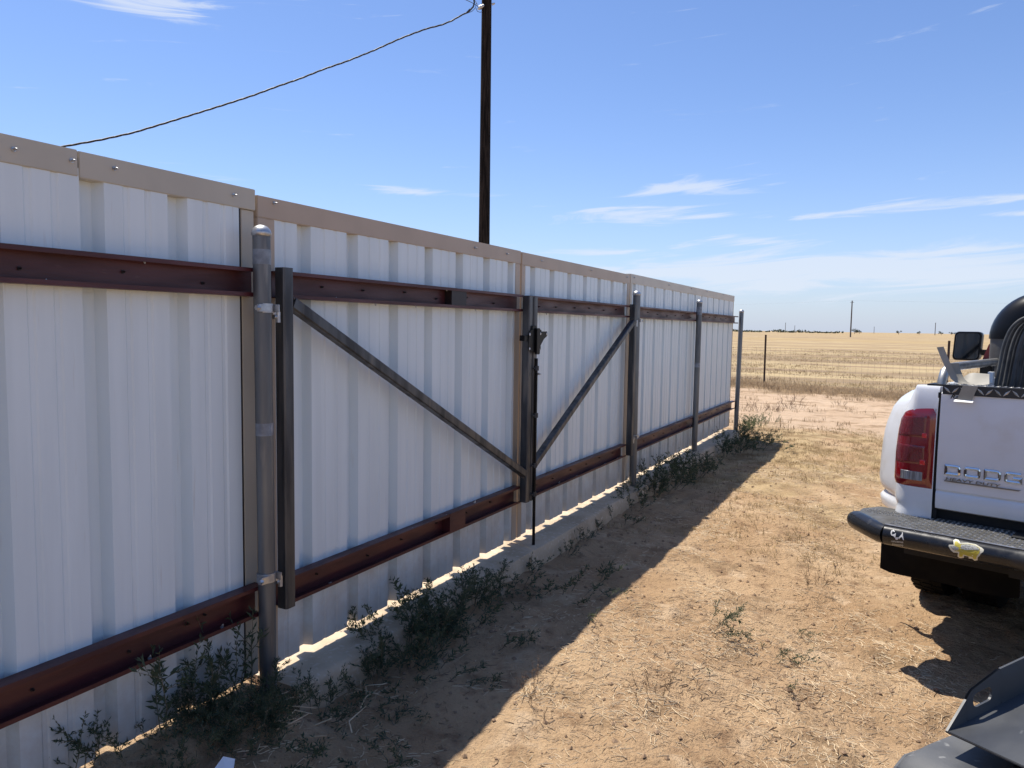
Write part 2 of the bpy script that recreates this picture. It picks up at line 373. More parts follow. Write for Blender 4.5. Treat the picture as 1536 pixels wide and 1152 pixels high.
def recalc(me):
    import bmesh
    bm = bmesh.new(); bm.from_mesh(me); bmesh.ops.recalc_face_normals(bm, faces=bm.faces); bm.to_mesh(me); bm.free()
def bevel(me, w, seg=2):
    import bmesh
    bm = bmesh.new(); bm.from_mesh(me)
    es = [e for e in bm.edges if len(e.link_faces) == 2 and e.calc_face_angle(0) > 0.5]
    bmesh.ops.bevel(bm, geom=es, offset=w, segments=seg, affect='EDGES', clamp_overlap=True)
    bm.to_mesh(me); bm.free()
ORG = {}
def part(name, mb, mat, parent=None, smooth=False, bev=0.0, world=False, fix=True, angle=None, stuff=False, label=None):
    me = bpy.data.meshes.new(name)
    off = ORG.get(parent.name, Vector((0,0,0))) if (parent and world) else Vector((0,0,0))
    me.from_pydata([tuple(Vector(v) - off) for v in mb.v], [], mb.f)
    me.update()
    if fix: recalc(me)
    if bev: bevel(me, bev)
    me.materials.append(MATS[mat])
    if smooth:
        me.polygons.foreach_set('use_smooth', [True]*len(me.polygons))
        me.set_sharp_from_angle(angle=R_(angle or 35))
    o = bpy.data.objects.new(name, me); COL.objects.link(o)
    if parent:
        o.parent = parent; ORG[o.name] = ORG.get(parent.name, Vector((0,0,0)))
    if stuff: o['kind'] = 'stuff'
    if label: o['label'] = label
    return o
def thing(name, label, cat, loc=(0,0,0), rz=0, group=None):
    o = bpy.data.objects.new(name, None); COL.objects.link(o)
    o.empty_display_size = 0.1
    o.location = loc; o.rotation_euler = (0,0,rz); ORG[o.name] = Vector(loc)
    o['label'] = label; o['category'] = cat
    if group: o['group'] = group
    return o
def tag(o, label, cat, group=None):
    o['label'] = label; o['category'] = cat
    if group: o['group'] = group
    return o
def like(o, parent, loc=None, rot=None):
    c = o.copy(); COL.objects.link(c); c.parent = parent
    if loc is not None: c.location = loc
    if rot is not None: c.rotation_euler = rot
    return c
def sstep(a, b, x):
    t = min(1, max(0, (x-a)/(b-a))); return t*t*(3-2*t)

# ------------------------------------------------------------------ ground
def vnoise(x, y, seed):
    xi = np.floor(x).astype(np.int64); yi = np.floor(y).astype(np.int64); fx = x-xi; fy = y-yi
    def h(a, b):
        n = (a*374761393 + b*668265263 + seed*2147483647) & 0x7fffffff
        n = ((n ^ (n >> 13))*1274126177) & 0x7fffffff
        return ((n ^ (n >> 16)) & 0xffff)/65535.0
    u = fx*fx*(3-2*fx); v = fy*fy*(3-2*fy)
    return (h(xi,yi)*(1-u)+h(xi+1,yi)*u)*(1-v)+(h(xi,yi+1)*(1-u)+h(xi+1,yi+1)*u)*v - 0.5
def npss(a, b, x):
    t = np.clip((x-a)/(b-a), 0, 1); return t*t*(3-2*t)
_pr = random.Random(17)
PRINTS = [(_pr.uniform(-1.8, 1.6), 1.5+6.5*_pr.random(), _pr.uniform(.06, .12), _pr.uniform(.09, .16), _pr.uniform(.010, .022)) for _ in range(46)]
def hground(x, y):
    x = np.asarray(x, float); y = np.asarray(y, float)
    near = 1 - npss(14, 30, np.hypot(x, y-3))
    z = -0.08*npss(-1.1, 0.1, x)*(1-npss(7, 11, y))
    n = 0.032*vnoise(x*0.9, y*0.9, 1) + 0.024*vnoise(x*2.7, y*2.7, 2) + 0.024*vnoise(x*6.5+3, y*6.5, 3) + 0.014*vnoise(x*15, y*15, 4) + 0.008*vnoise(x*34, y*34, 7)
    z = z + n*near
    # tyre / hoof hollows in the bare dirt
    for cx, cy, rx, ry, d in ((-0.62, 2.95, .22, .13, .030), (-0.30, 2.45, .20, .12, .022), (-1.0, 3.6, .16, .12, .02), (-0.1, 3.2, .18, .1, .022), (-0.75, 4.6, .25, .14, .022)):
        e = ((x-cx)/rx)**2 + ((y-cy)/ry)**2
        z = z - d*np.exp(-e) + 0.4*d*np.exp(-(e-2.2)**2)
    for cx, cy, rx, ry, d in PRINTS:
        e = ((x-cx)/rx)**2 + ((y-cy)/ry)**2
        z = z - d*np.exp(-e**2) + 0.35*d*np.exp(-(e-2.0)**2*1.5)
    # soil banked against the fence
    bank = npss(-1.45, -2.02, x)
    left = 1-npss(1.75, 2.15, y)
    z = z + bank*(0.140*left + 0.012*(1-left))*(1-npss(10.6, 11.6, y)) 
    under = npss(-1.98, -2.06, x)*left                     # soil just under the fixed panel: level
    z = z*(1-under) + under*(0.132 + 0.012*vnoise(x*7, y*9, 9))
    sl = npss(2.0, 2.1, y)*(1-npss(10.3, 10.4, y))*npss(-1.86, -1.90, x)*(1-npss(-2.62, -2.58, x)*0)
    z = np.where((sl > 0.5) & (x > -2.6), np.minimum(z, 0.07), z)
    fb = npss(-2.25, -2.6, x)*(1-npss(10.5, 13, y)); z = z*(1-fb) + fb*(0.06 + 0.5*n*near)
    return z
def graded(segs):
    out = []
    for a, b, st in segs:
        out += list(np.arange(a, b-1e-6, st))
    out.append(segs[-1][1]); return np.array(out)
def axis_far(v, lo, hi):
    a = [v[0]]
    st = 0.3
    while a[-1] > lo: a.append(a[-1]-st); st *= 1.35
    b = [v[-1]]; st = 0.15
    while b[-1] < hi: b.append(b[-1]+st); st *= 1.3
    return np.array(a[::-1][:-1] + list(v) + b[1:])
xs = axis_far(graded([(-2.7, 2.2, 0.022), (2.2, 4.0, 0.1)]), -6000, 6000)
ys = axis_far(graded([(0.9, 6.0, 0.022), (6.0, 12.0, 0.045), (12, 22, 0.12)]), -3000, 9000)
GX, GY = np.meshgrid(xs, ys)
GZ = hground(GX, GY)
me = bpy.data.meshes.new('ground')
nx, ny = len(xs), len(ys)
V = np.stack([GX, GY, GZ], -1).reshape(-1, 3)
idx = np.arange(nx*ny).reshape(ny, nx)
Q = np.stack([idx[:-1,:-1], idx[:-1,1:], idx[1:,1:], idx[1:,:-1]], -1).reshape(-1, 4)
me.from_pydata(V.tolist(), [], Q.tolist())
me.polygons.foreach_set('use_smooth', [True]*len(me.polygons))
me.materials.append(MATS['ground'])
o = bpy.data.objects.new('ground', me); COL.objects.link(o); o['kind'] = 'structure'

# ------------------------------------------------------------------ concrete footing under gate and right panel
mb = MB()
X0 = -2.1
rows = []
ysl = np.arange(1.98, 10.36, 0.12)
def slab_sec(y):
    w = lambda k: 0.006*float(vnoise(np.array(y*3.1+k*7), np.array(k*1.7), 12))
    e = -1.925 + 0.02*float(vnoise(np.array(y*1.3), np.array(2.5), 8))
    return [(-2.62, y, -0.1), (-2.62, y, 0.105), (-2.3, y, 0.116+w(1)), (-2.1, y, 0.118+w(2)), (e-0.03, y, 0.118+w(3)), (e-0.008, y, 0.112+w(4)), (e, y, 0.098+w(5)), (e+0.006, y, 0.03), (e+0.01, y, -0.1)]
rows = [slab_sec(y) for y in ysl]
mb.grid(rows)
n0 = len(rows[0])
mb.f += [tuple(range(n0)), tuple((len(rows)-1)*n0+k for k in range(n0-1,-1,-1))]
o = part('concrete_footing', mb, 'concrete', smooth=True, angle=40)
o['kind'] = 'structure'

# ------------------------------------------------------------------ fence: profiled sheets, rails, posts
TH = 0.0012
def rib_profile(y0, y1, first, pitch):
    """(y, depth) polyline; ribs recede from the camera side, opening starts at first + k*pitch"""
    pts = []
    k = math.floor((y0-first)/pitch) - 1
    raw = []
    while first + k*pitch < y1 + pitch:
        b = first + k*pitch
        raw += [(b, 0), (b+0.013, -0.038), (b+0.059, -0.038), (b+0.074, 0),
                (b+0.132, 0), (b+0.138, -0.004), (b+0.150, -0.004), (b+0.156, 0),
                (b+0.204, 0), (b+0.210, -0.004), (b+0.222, -0.004), (b+0.228, 0)]
        k += 1
    def at(y):
        for (ya, da), (yb, db) in zip(raw, raw[1:]):
            if ya <= y <= yb: return da + (db-da)*(y-ya)/(yb-ya)
        return 0
    pts = [(y0, at(y0))] + [p for p in raw if y0 < p[0] < y1] + [(y1, at(y1))]
    return pts
def sheet_mesh(y0, y1, first, pitch, z0, z1, dx=0.0):
    pr = rib_profile(y0, y1, first, pitch); m = MB()
    zz = [z0, z0+0.3, (z0+z1)/2, z1]
    fr = [[(X0+d+dx, y, z) for y, d in pr] for z in zz]
    bk = [[(X0+d-TH+dx, y, z) for y, d in pr] for z in zz]
    n = len(pr)
    m.grid(fr); m.grid([r[::-1] for r in bk])
    o = len(zz)*n
    m.f += [(j, o+n-1-j, o+n-2-j, j+1) for j in range(n-1)]
    t = (len(zz)-1)*n
    m.f += [(t+j+1, o+t+n-2-j, o+t+n-1-j, t+j) for j in range(n-1)]
    return m
def sheets(par, y0, y1, first, pitch, z0, z1):
    step = 3*pitch; a = y0
    # laps fall in a rib recess, every third rib
    k = math.ceil((y0-first-0.035)/pitch + 0.6)
    cuts = []
    y = first + k*pitch + 0.035
    while y < y1-0.3:
        cuts.append(y); y += step
    edges = [y0] + cuts + [y1]
    for i, (p, q) in enumerate(zip(edges, edges[1:])):
        part('sheet_panel', sheet_mesh(p - (0.012 if i else 0), q, first, pitch, z0 + rng.uniform(-.003,.003), z1, 0.0016*(i % 2)), 'sheet_white', par, world=True, fix=False)
def c_rail(par, y0, y1, z0, z1, tilt=0.0, name='rail'):
    d0, d1, t, lip = X0+0.0025, X0+0.053, 0.003, 0.014
    prof = [(d1, z1-lip), (d1, z1), (d0, z1), (d0, z0), (d1, z0), (d1, z0+lip), (d1-t, z0+lip), (d1-t, z0+t), (d0+t, z0+t), (d0+t, z1-t), (d1-t, z1-t), (d1-t, z1-lip)]
    m = MB().prism([(x, y0, z) for x, z in prof], (0, y1-y0, tilt))
    return part(name, m, 'red_oxide', par, bev=0.0008, world=True)
def screw(par, p, r=0.0035, ln=0.016, mat='galvanised', d=(1, 0, 0)):
    d = Vector(d).normalized(); p = Vector(p)
    m = MB().tube([p, p+d*0.003, p+d*0.0031, p+d*ln*0.7, p+d*ln], [r*1.9, r*1.9, r, r, r*0.25], 8)
    return part('screw', m, mat, par, world=True, smooth=True)
def rail_screws(par, y0, y1, first, pitch, zs):
    k = math.ceil((y0-first)/pitch)
    proto = None
    while first + k*pitch + 0.11 < y1 - 0.05:
        for z in zs:
            p = (X0+0.0055, first+k*pitch+0.11+rng.uniform(-.02,.02), z+rng.uniform(-.012,.012))
            if proto is None or rng.random() < 0.0: proto = screw(par, (0,0,0), 0.003, 0.014, 'oxide_dark'); proto.location = p
            else:
                like(proto, par, p)
            if rng.random() < 0.75:      # bright self-drilling tip through the flange lip
                chip = screw(par, (X0+0.035, p[1]+0.05, z+rng.choice((-1, 1))*0.047), 0.0036, 0.016, 'galvanised', (0.4, 0, -1 if rng.random()<.5 else 1))
        k += 1
def trim(par, y0, y1, z0, z1, mat, name='top_trim', d=0.005, back=0.042):
    m = MB().box(X0-back, X0+d, y0, y1, z0, z1)
    return part(name, m, mat, par, bev=0.0022, world=True)
def post(y_top, y_bot, top, label, group=None, x=-2.02, r=0.0305):
    t = thing('fence_post', label, 'post', (x, y_bot, 0.05), 0, group)
    zt = top - 0.028
    m = MB().tube([(x, y_bot, 0.03), (x, y_bot+(y_top-y_bot)*0.5, (zt+0.03)/2), (x, y_top, zt)], r, 24)
    part('pipe', m, 'pipe_steel', t, smooth=True, world=True)
    m = MB().lathe((x, y_top, zt), [(r*0.97, -0.012), (r*1.10, -0.010), (r*1.13, 0.002), (r*1.08, 0.006), (r*0.98, 0.013), (r*0.72, 0.022), (r*0.35, 0.027), (0.0005, 0.028)], 24)
    part('cap', m, 'galvanised', t, smooth=True, world=True, angle=60)
    return t
def clamp_band(par, x, y, z, r, side):
    m = MB().lathe((x, y, z), [(r*1.01, -0.016), (r*1.10, -0.016), (r*1.10, 0.016), (r*1.01, 0.016)], 24)
    b = part('hinge_band', m, 'galvanised', par, smooth=True, world=True)
    m = MB().box(x+r*0.2, x+r*1.5, y+side*r*1.0-0.003, y+side*r*1.0+0.003, z-0.014, z+0.014)
    m.box(x+r*0.7, x+r*1.1, y-side*r*1.7, y+side*0.2*r, z-0.013, z+0.013)
    part('band_lug', m, 'galvanised', b, world=True, bev=0.0015)
    m = MB().tube([(x+r*0.9, y-side*r*2.0, z), (x+r*0.9, y-side*r*0.3, z)], 0.006, 8)
    m.tube([(x+r*0.9, y-side*r*1.9, z), (x+r*0.9, y-side*r*1.5, z)], 0.010, 6)
    part('bolt', m, 'galvanised', b, world=True)
    m = MB().tube([(x+0.012, y+side*r*1.15, z-0.022), (x+0.012, y+side*r*1.15, z+0.004)], 0.010, 12)
    m.tube([(x+0.012, y+side*r*1.15, z-0.03), (x+0.012, y+side*r*1.6, z-0.03)], 0.008, 10)
    m.tube([(x+0.016, y+side*r*1.75, z-0.05), (x+0.016, y+side*r*1.75, z-0.012)], 0.0085, 10)
    part('hinge_pin', m, 'galvanised', b, world=True, smooth=True)
ZB = 0.150
RU, RL = (1.563, 1.663), (0.392, 0.497)
# --- fixed panel beside the corner post
fl = thing('metal_fence_panel', 'white ribbed steel fence panel with stone-coloured cap in two lengths, fixed beside the gate', 'fence panel', (X0, 0.0, 0.15))
sheets(fl, -2.6, 1.885, 1.312, 0.286, 0.148, 1.90)
trim(fl, -2.6, 1.3085, 1.876, 1.950, 'trim_stone'); trim(fl, 1.3115, 1.958, 1.873, 1.948, 'trim_stone')
m = MB().box(X0-0.04, X0-0.004, 1.899, 1.958, 0.145, 1.872)
part('end_trim', m, 'trim_stone', fl, bev=0.002, world=True)
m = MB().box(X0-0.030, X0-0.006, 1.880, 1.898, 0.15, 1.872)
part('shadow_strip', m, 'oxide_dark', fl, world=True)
c_rail(fl, -2.6, 1.935, *RU); c_rail(fl, -2.6, 1.935, RL[0]+0.003, RL[1]+0.010)
rail_screws(fl, 0.3, 1.85, 1.312, 0.286, (1.612, 0.45))
for px in ((107, 241), (171, 253), (350, 293), (20, 224)):
    p = xpx(*px, X0+0.005); screw(fl, p, 0.0035, 0.018)
# --- gate leaves
def gate_leaf(label, y0, y1, first, rails, hinge_y, lock_y, brace, zt):
    g = thing('gate_leaf', label, 'gate', (X0, y0, 0.15), 0, 'leaves of the double gate')
    sheets(g, y0+0.004, y1-0.004, first, 0.2866, ZB, zt-0.03)
    trim(g, y0, y1, zt-0.078, zt, 'trim_tan')
    for a, b in ((y0+0.0015, y0+0.085 if y0 < 3 else y0+0.05), (y1-0.062, y1-0.0015)):
        part('end_trim', MB().box(X0-0.040, X0+0.003, a, b, ZB-0.006, zt-0.0785), 'trim_tan', g, bev=0.002, world=True)
    c_rail(g, *rails, *RU); c_rail(g, *rails, RL[0]-0.004, RL[1]-0.004)
    rail_screws(g, rails[0], rails[1], first, 0.2866, (1.612, 0.445))
    hx = -2.021
    part('hinge_stile', MB().bar((hx, hinge_y, 0.400), (hx, hinge_y, 1.672), 0.050, 0.050, (0,1,0)), 'tube_steel', g, world=True)
    part('lock_stile', MB().bar((hx, lock_y, 0.398), (hx, lock_y, 1.655), 0.050, 0.050, (0,1,0)), 'tube_steel', g, world=True)
    (ya, za), (yb, zb) = brace
    br = part('diagonal_brace', MB().bar((hx+0.002, ya, za), (hx+0.002, yb, zb), 0.044, 0.044, (1,0,0)), 'tube_steel', g, world=True)
    for (yy, zz, sg) in ((ya, za, 1 if yb > ya else -1), (yb, zb, -1 if yb > ya else 1)):
        q = MB()
        for j in range(9):
            t = 2*math.pi*j/9
            q.lathe((hx+0.016*math.cos(t)+0.002, yy+sg*0.004, zz+0.026*math.sin(t)), [(0.0005,-0.005),(0.005,-0.003),(0.005,0.003),(0.0005,0.005)], 6)
        part('weld_bead', q, 'weld_burn', br, world=True, smooth=True)
    return g
g1 = gate_leaf('wide tan-capped gate leaf with drop rod, brace falling from the corner post', 1.966, 4.048, 2.168, (2.03, 4.002), 2.020, 4.006, ((2.05, 1.545), (3.978, 0.580)), 1.931)
g2 = gate_leaf('narrower tan-capped gate leaf, brace rising away from the latch', 4.064, 6.078, 4.187, (4.09, 5.955), 5.963, 4.070, ((4.098, 0.605), (5.936, 1.520)), 1.927)
for px in ((411, 305), (712, 372), (760, 381)): screw(g1, xpx(*px, X0+0.005), 0.0035, 0.018)
for px in ((812, 391.6), (886, 405.5), (940, 415.5)): screw(g2, xpx(*px, X0+0.005), 0.0035, 0.016)
# splice pieces inside the rails of the wide leaf
ya, yb = xpx(678, 447, -2.05).y, xpx(700, 447, -2.05).y
part('splice_plate', MB().box(X0+0.006, X0+0.049, ya, yb, RU[0]+0.004, RU[1]-0.004), 'oxide_dark', g1, world=True)
ya, yb = xpx(674, 775, -2.05).y, xpx(697, 775, -2.05).y
part('splice_plate', MB().box(X0+0.006, X0+0.0545, ya, yb, RL[0]-0.002, RL[1]-0.003), 'red_oxide', g1, world=True)
# latch and drop rod on the lock stile of the wide leaf
LX = -1.993
lz = xpx(797, 512, LX).z
def holed_plate(y0, z0, outline, holes, x, th=0.004):
    """plate in the fence plane: outline (y,z) polygon, small holes shown as bright through-drilled rings"""
    m = MB().prism([(x, y0+a, z0+b) for a, b in outline], (th, 0, 0)); return m
lt = part('latch', holed_plate(4.0, lz, [(-0.045,-0.055),(-0.02,-0.058),(0.03,-0.066),(0.06,-0.070),(0.105,-0.068),(0.124,-0.052),(0.120,-0.026),(0.165,0.012),(0.208,0.030),(0.220,0.046),(0.208,0.060),(0.13,0.060),(0.124,0.070),(0.06,0.070),(0.055,0.095),(0.005,0.095),(0.0,0.070),(-0.02,0.066),(-0.045,0.055),(-0.048,0.0)], [], LX+0.004), 'black_paint', g1, world=True, bev=0.001)
part('latch_bar', MB().box(LX-0.030, LX+0.003, 3.905, 4.10, lz+0.003, lz+0.036), 'black_paint', lt, world=True, bev=0.002)
part('latch_case', MB().box(LX+0.008, LX+0.022, 4.035, 4.085, lz-0.080, lz+0.080), 'black_paint', lt, world=True, bev=0.004)
for (a, b) in ((0.203, 0.045), (0.112, 0.046), (0.106, -0.052), (-0.034, 0.042), (-0.034, -0.044)):
    part('hole_disc', MB().lathe((LX+0.0082, 4.0+a, lz+b), [(0.008, 0.0), (0.008, 0.002), (0.005, 0.0035), (0.0005, 0.004)], 10, 'x'), 'sticker_white', lt, world=True)  # white disc painted where a drilled hole would look bright
rx = -1.985
part('drop_rod', MB().tube([(rx, 4.062, 1.28), (rx, 4.064, 0.7), (rx, 4.068, 0.115)], 0.0095, 10), 'black_paint', g1, world=True, smooth=True)
for z in (1.22, 0.93, 0.62, 0.44):
    part('rod_guide', MB().lathe((rx, 4.064, z), [(0.011, -0.014), (0.016, -0.014), (0.016, 0.014), (0.011, 0.014)], 14).box(-2.0, rx+0.002, 4.03, 4.075, z-0.004, z+0.004), 'tube_steel', g1, world=True, smooth=True)
part('rod_handle', MB().tube([(rx, 4.064, 1.185), (rx+0.03, 4.058, 1.185), (rx+0.034, 4.04, 1.185)], 0.006, 8), 'galvanised', g1, world=True, smooth=True)
# --- fixed panel on the far side of the gate
fr = thing('metal_fence_panel', 'white ribbed steel fence panel with pale cap, beyond the gate towards the open field', 'fence panel', (X0, 6.1, 0.15))
sheets(fr, 6.100, 10.42, 6.171, 0.300, ZB, 1.91)
trim(fr, 6.094, 10.426, 1.858, 1.938, 'trim_pale')
part('end_trim', MB().box(X0-0.04, X0+0.003, 6.096, 6.150, ZB-0.004, 1.8575), 'trim_pale', fr, bev=0.002, world=True)
part('end_trim', MB().box(X0-0.045, X0-0.002, 10.416, 10.430, ZB-0.004, 1.8575), 'trim_pale', fr, bev=0.002, world=True)
c_rail(fr, 6.105, 10.50, *RU); c_rail(fr, 6.105, 10.50, RL[0]-0.005, RL[1])
rail_screws(fr, 6.3, 10.4, 6.171, 0.300, (1.612, 0.445))
for px in ((951, 416.5), (1003, 427.5), (1037, 433), (1060, 437), (1085, 442)): screw(fr, xpx(*px, X0+0.005), 0.0035, 0.016)
# --- posts
p1 = post(1.913, 1.925, 1.813, 'grey domed pipe post hinging the wide gate leaf beside the stone-capped panel')
p2 = post(6.040, 6.075, 1.790, 'grey steel pipe post with domed cap, hinge post of the narrower gate leaf')
p3 = post(8.190, 8.180, 1.800, 'grey steel pipe post with domed cap in front of the middle of the pale-capped panel')
p4 = post(10.56, 10.47, 1.758, 'grey steel pipe post past the open end of the pale-capped panel, leaning slightly')
for z in (xpx(400, 462, -1.99).z, xpx(405, 868, -1.99).z): clamp_band(p1, -2.02, 1.919, z, 0.0305, 1)
for z in (xpx(958, 481, -1.99).z, xpx(953, 656, -1.99).z): clamp_band(p2, -2.02, 6.058, z, 0.0305, -1)
def tape(par, x, y, z, h):
    part('label_sticker', MB().lathe((x, y, z), [(0.0308, -h/2), (0.0314, -h/2), (0.0314, h/2), (0.0308, h/2)], 24), 'label_tape', par, smooth=True, world=True)
tape(p1, -2.02, 1.914, xpx(400, 385, -1.99).z, 0.052); tape(p1, -2.02, 1.918, xpx(402, 645, -1.99).z, 0.045)
tape(p2, -2.02, 6.058, xpx(956, 562, -1.99).z, 0.05); tape(p3, -2.02, 8.185, xpx(1048, 548, -1.99).z, 0.05); tape(p3, -2.02, 8.189, xpx(1051, 466, -1.99).z, 0.09)

# ------------------------------------------------------------------ utility pole, service cable, far poles
PB = Vector((-8.56, 14.72, 0.05))
PT = PB + Vector((-0.35, 0.56, 10.0))
up = thing('utility_pole', 'dark weathered wooden utility pole rising behind the gate', 'utility pole', PB)
lerp = lambda a, b, t: a + (b-a)*t
part('pole', MB().tube([lerp(PB, PT, t) for t in (-0.02, .25, .5, .75, 1.0)], [0.136, 0.131, 0.124, 0.118, 0.112], 20), 'pole_wood', up, smooth=True, world=True)
def dpx(x, y, D): return CAM + ray(x, y)/F_PX*D
D0 = 16.9
ins = part('insulator', MB().tube([dpx(717, 14, D0), dpx(719, 12, D0), dpx(724, 9.5, D0), dpx(727, 8, D0)], [0.02, 0.045, 0.045, 0.028], 12), 'galvanised', up, smooth=True, world=True)
part('bolt', MB().tube([dpx(738, 6.5, D0-0.1), dpx(742.5, 5, D0-0.1)], [0.03, 0.016], 8), 'galvanised', up, world=True)
part('staple', MB().tube([dpx(712, 0, D0), dpx(718, 10, D0)], 0.008, 6), 'galvanised', up, world=True)
pts = [(705, 14, D0), (700, 19, D0), (690, 24, 16.8), (678, 31, 16.7), (662, 37.5, 16.6), (640, 43, 16.4), (618, 51, 16.2), (600, 58, 16.1), (560, 76, 15.8), (520, 92, 15.4), (485, 104, 15.1), (450, 118, 14.8), (415, 130, 14.5), (380, 143, 14.2), (340, 156, 13.9), (300, 168.5, 13.6), (250, 184, 13.2), (200, 199, 12.8), (150, 210, 12.4), (88, 221, 12.0), (0, 236, 11.4), (-150, 252, 10.6), (-420, 262, 9.4)]
ctr = [dpx(*p) for p in pts]
# dense resample, three twisted conductors
fine = []
for a, b in zip(ctr, ctr[1:]):
    for k in range(8): fine.append(lerp(a, b, k/8))
fine.append(ctr[-1])
sc = thing('service_cable', 'twisted black service cable sagging from the wooden pole down past the fence top', 'cable', fine[-1])
acc = 0; ang = []
for i, p in enumerate(fine):
    if i: acc += (p-fine[i-1]).length
    ang.append(acc*9.0)
for j in range(3):
    m = MB().tube([p + Vector((0.0, math.cos(ang[i]+j*2.094), math.sin(ang[i]+j*2.094)))*0.0105 for i, p in enumerate(fine)], 0.0088, 6)
    part('conductor', m, 'cable_black', sc, smooth=True, world=True)
m = MB().tube([dpx(700, 19, D0), dpx(704, 16.5, D0), dpx(710, 10, D0), dpx(711.5, 4, D0), dpx(710, -6, D0)], 0.019, 6)
m.tube([dpx(698, 21, D0), dpx(708, 17, D0), dpx(713, 12, D0), dpx(714.5, 4, D0)], 0.006, 6)
m.tube([dpx(714, 12, D0), dpx(716, 17, D0), dpx(720, 18.5, D0), dpx(726, 17, D0)], 0.006, 6)
m.tube([dpx(695, -2, D0), dpx(708, 4, D0), dpx(718, 10.5, D0)], 0.007, 6)
part('tail_wires', m, 'cable_black', sc, smooth=True, world=True)
def far_pole(x, ytop, ybot, D, label, r=0.13):
    b = dpx(x, ybot, D); t = dpx(x+0.0, ytop, D); b.z = 0
    t = Vector((b.x, b.y, t.z))
    p = thing('utility_pole', label, 'utility pole', b, 0, 'utility poles across the field')
    part('pole', MB().tube([b, t], [r, r*0.75], 8), 'far_wood', p, smooth=True, world=True)
    part('crossarm', MB().bar(t+Vector((-0.5, 0, -0.5)), t+Vector((0.5, 0, -0.5)), 0.1, 0.1), 'far_wood', p, world=True)
    return t
t1 = far_pole(1276, 451, 497, 215, 'tall wooden utility pole standing alone out in the gold field', 0.20)
t2 = far_pole(1402.5, 484, 500, 620, 'distant utility pole to the side of the truck mirror, near the horizon', 0.30)
far_pole(1178, 484, 494, 850, 'tiny distant utility pole above the dark tree belt', 0.3); far_pole(1192, 488, 495, 900, 'tiny short distant utility pole above the dark tree belt', 0.3); far_pole(1311, 490, 498, 1100, 'very faint tiny utility pole on the open horizon', 0.35)
lw = MB()
for a, b in ((Vector((t1.x-210, t1.y+60, t1.z-0.2)), t1), (t1, Vector((t1.x+330, t1.y+40, t1.z-0.3)))):
    lw.tube([lerp(a, b, k/12) - Vector((0, 0, 1.5*4*(k/12)*(1-k/12))) for k in range(13)], 0.006, 4)
tag(part('power_line', lw, 'cable_black'), 'hair-thin power line strung across the field from the lone pole', 'power line')

# ------------------------------------------------------------------ wire fence
wf = thing('wire_fence', 'low woven wire stock fence on thin steel posts at edge of gold field', 'fence', (-3.44, 21.6, 0))
A, B = Vector((-3.44, 21.6, 0)), Vector((0.88, 19.5, 0))
dv = (B-A).normalized(); LSEG = (B-A).length
for k in range(-4, 6):
    b = A + dv*(LSEG*k); lean = Vector((rng.uniform(-.015,.015), 0, 0))
    h = 1.36 if k != 1 else 1.31
    m = MB().bar(b - Vector((0,0,.15)), b+Vector((0,0,h))+lean, 0.050, 0.012, (0,1,0)); m.bar(b+Vector((0,-0.015,-.15)), b+Vector((0,-0.015,h))+lean, 0.010, 0.035, (0,1,0))
    part('steel_post', m, 'tpost', wf, world=True)
m = MB()
Lo, Hi = -4*LSEG, 5*LSEG
for z in (0.10, 0.20, 0.31, 0.43, 0.57, 0.73, 0.90, 1.02):
    m.tube([A+dv*t+Vector((0, 0.02, z+0.02*math.sin(t*1.7+z*9))) for t in np.arange(Lo, Hi, 0.8)], 0.0017, 4)
for t in np.arange(Lo, Hi, 0.155):
    m.tube([A+dv*t+Vector((0, 0.022, 0.10)), A+dv*(t+rng.uniform(-.01,.01))+Vector((0, 0.022, 1.02))], 0.0014, 4)
part('wire_mesh', m, 'wire', wf, world=True, stuff=True)

# ------------------------------------------------------------------ far tree belt
def tree_mesh(h, w, seed):
    r = random.Random(seed); lv, lf = MB(), MB()
    lv.tube([(0,0,0), (0.04*h*r.uniform(-1,1), 0, 0.25*h), (0.05*h*r.uniform(-1,1), 0, 0.55*h)], [0.045*h, 0.03*h, 0.012*h], 6)
    for k in range(4):
        a = r.uniform(0, 6.28); lv.tube([(0,0,0.25*h), (0.25*w*math.cos(a), 0.25*w*math.sin(a), 0.6*h)], [0.02*h, 0.006*h], 5)
    cl = [(r.uniform(-.36,.36)*w, r.uniform(-.36,.36)*w, r.uniform(.38,.82)*h, r.uniform(.10,.2)*w) for _ in range(9)]
    for k in range(420):
        cx, cy, cz, cr_ = r.choice(cl)
        d = Vector((r.gauss(0,1), r.gauss(0,1), r.gauss(0,1))).normalized()*cr_*r.uniform(.3,1.1)
        c = Vector((cx, cy, cz))+d; s = 0.055*h*r.uniform(.6,1.3)
        u = Vector((r.gauss(0,1), r.gauss(0,1), r.gauss(0,1))).normalized(); v = u.cross(Vector((r.gauss(0,1), r.gauss(0,1), r.gauss(0,1)))).normalized()
        lf.add([c-u*s, c+v*s*.6, c+u*s, c-v*s*.6], [(0,1,2,3)])
    return lv, lf
TV = [tree_mesh(4.0, 5.0, i) for i in range(3)]
tp0 = []
for lv, lf in TV:
    a = part('trunk', lv, 'far_wood', fix=False); b = part('crown', lf, 'far_foliage', fix=False)
    tp0.append((a.data, b.data)); bpy.data.objects.remove(a); bpy.data.objects.remove(b)
def far_tree(x, D, sc_, label, var, yb=None):
    b = dpx(x, 500, D); b.z = 0
    t = thing('field_tree', label, 'tree', b, rng.uniform(0, 6), 'lone trees along the horizon'); t.scale = (sc_*1.2, sc_*1.2, sc_)
    for nm, me in zip(('trunk', 'crown'), tp0[var % 3]):
        o = bpy.data.objects.new(nm, me); COL.objects.link(o); o.parent = t
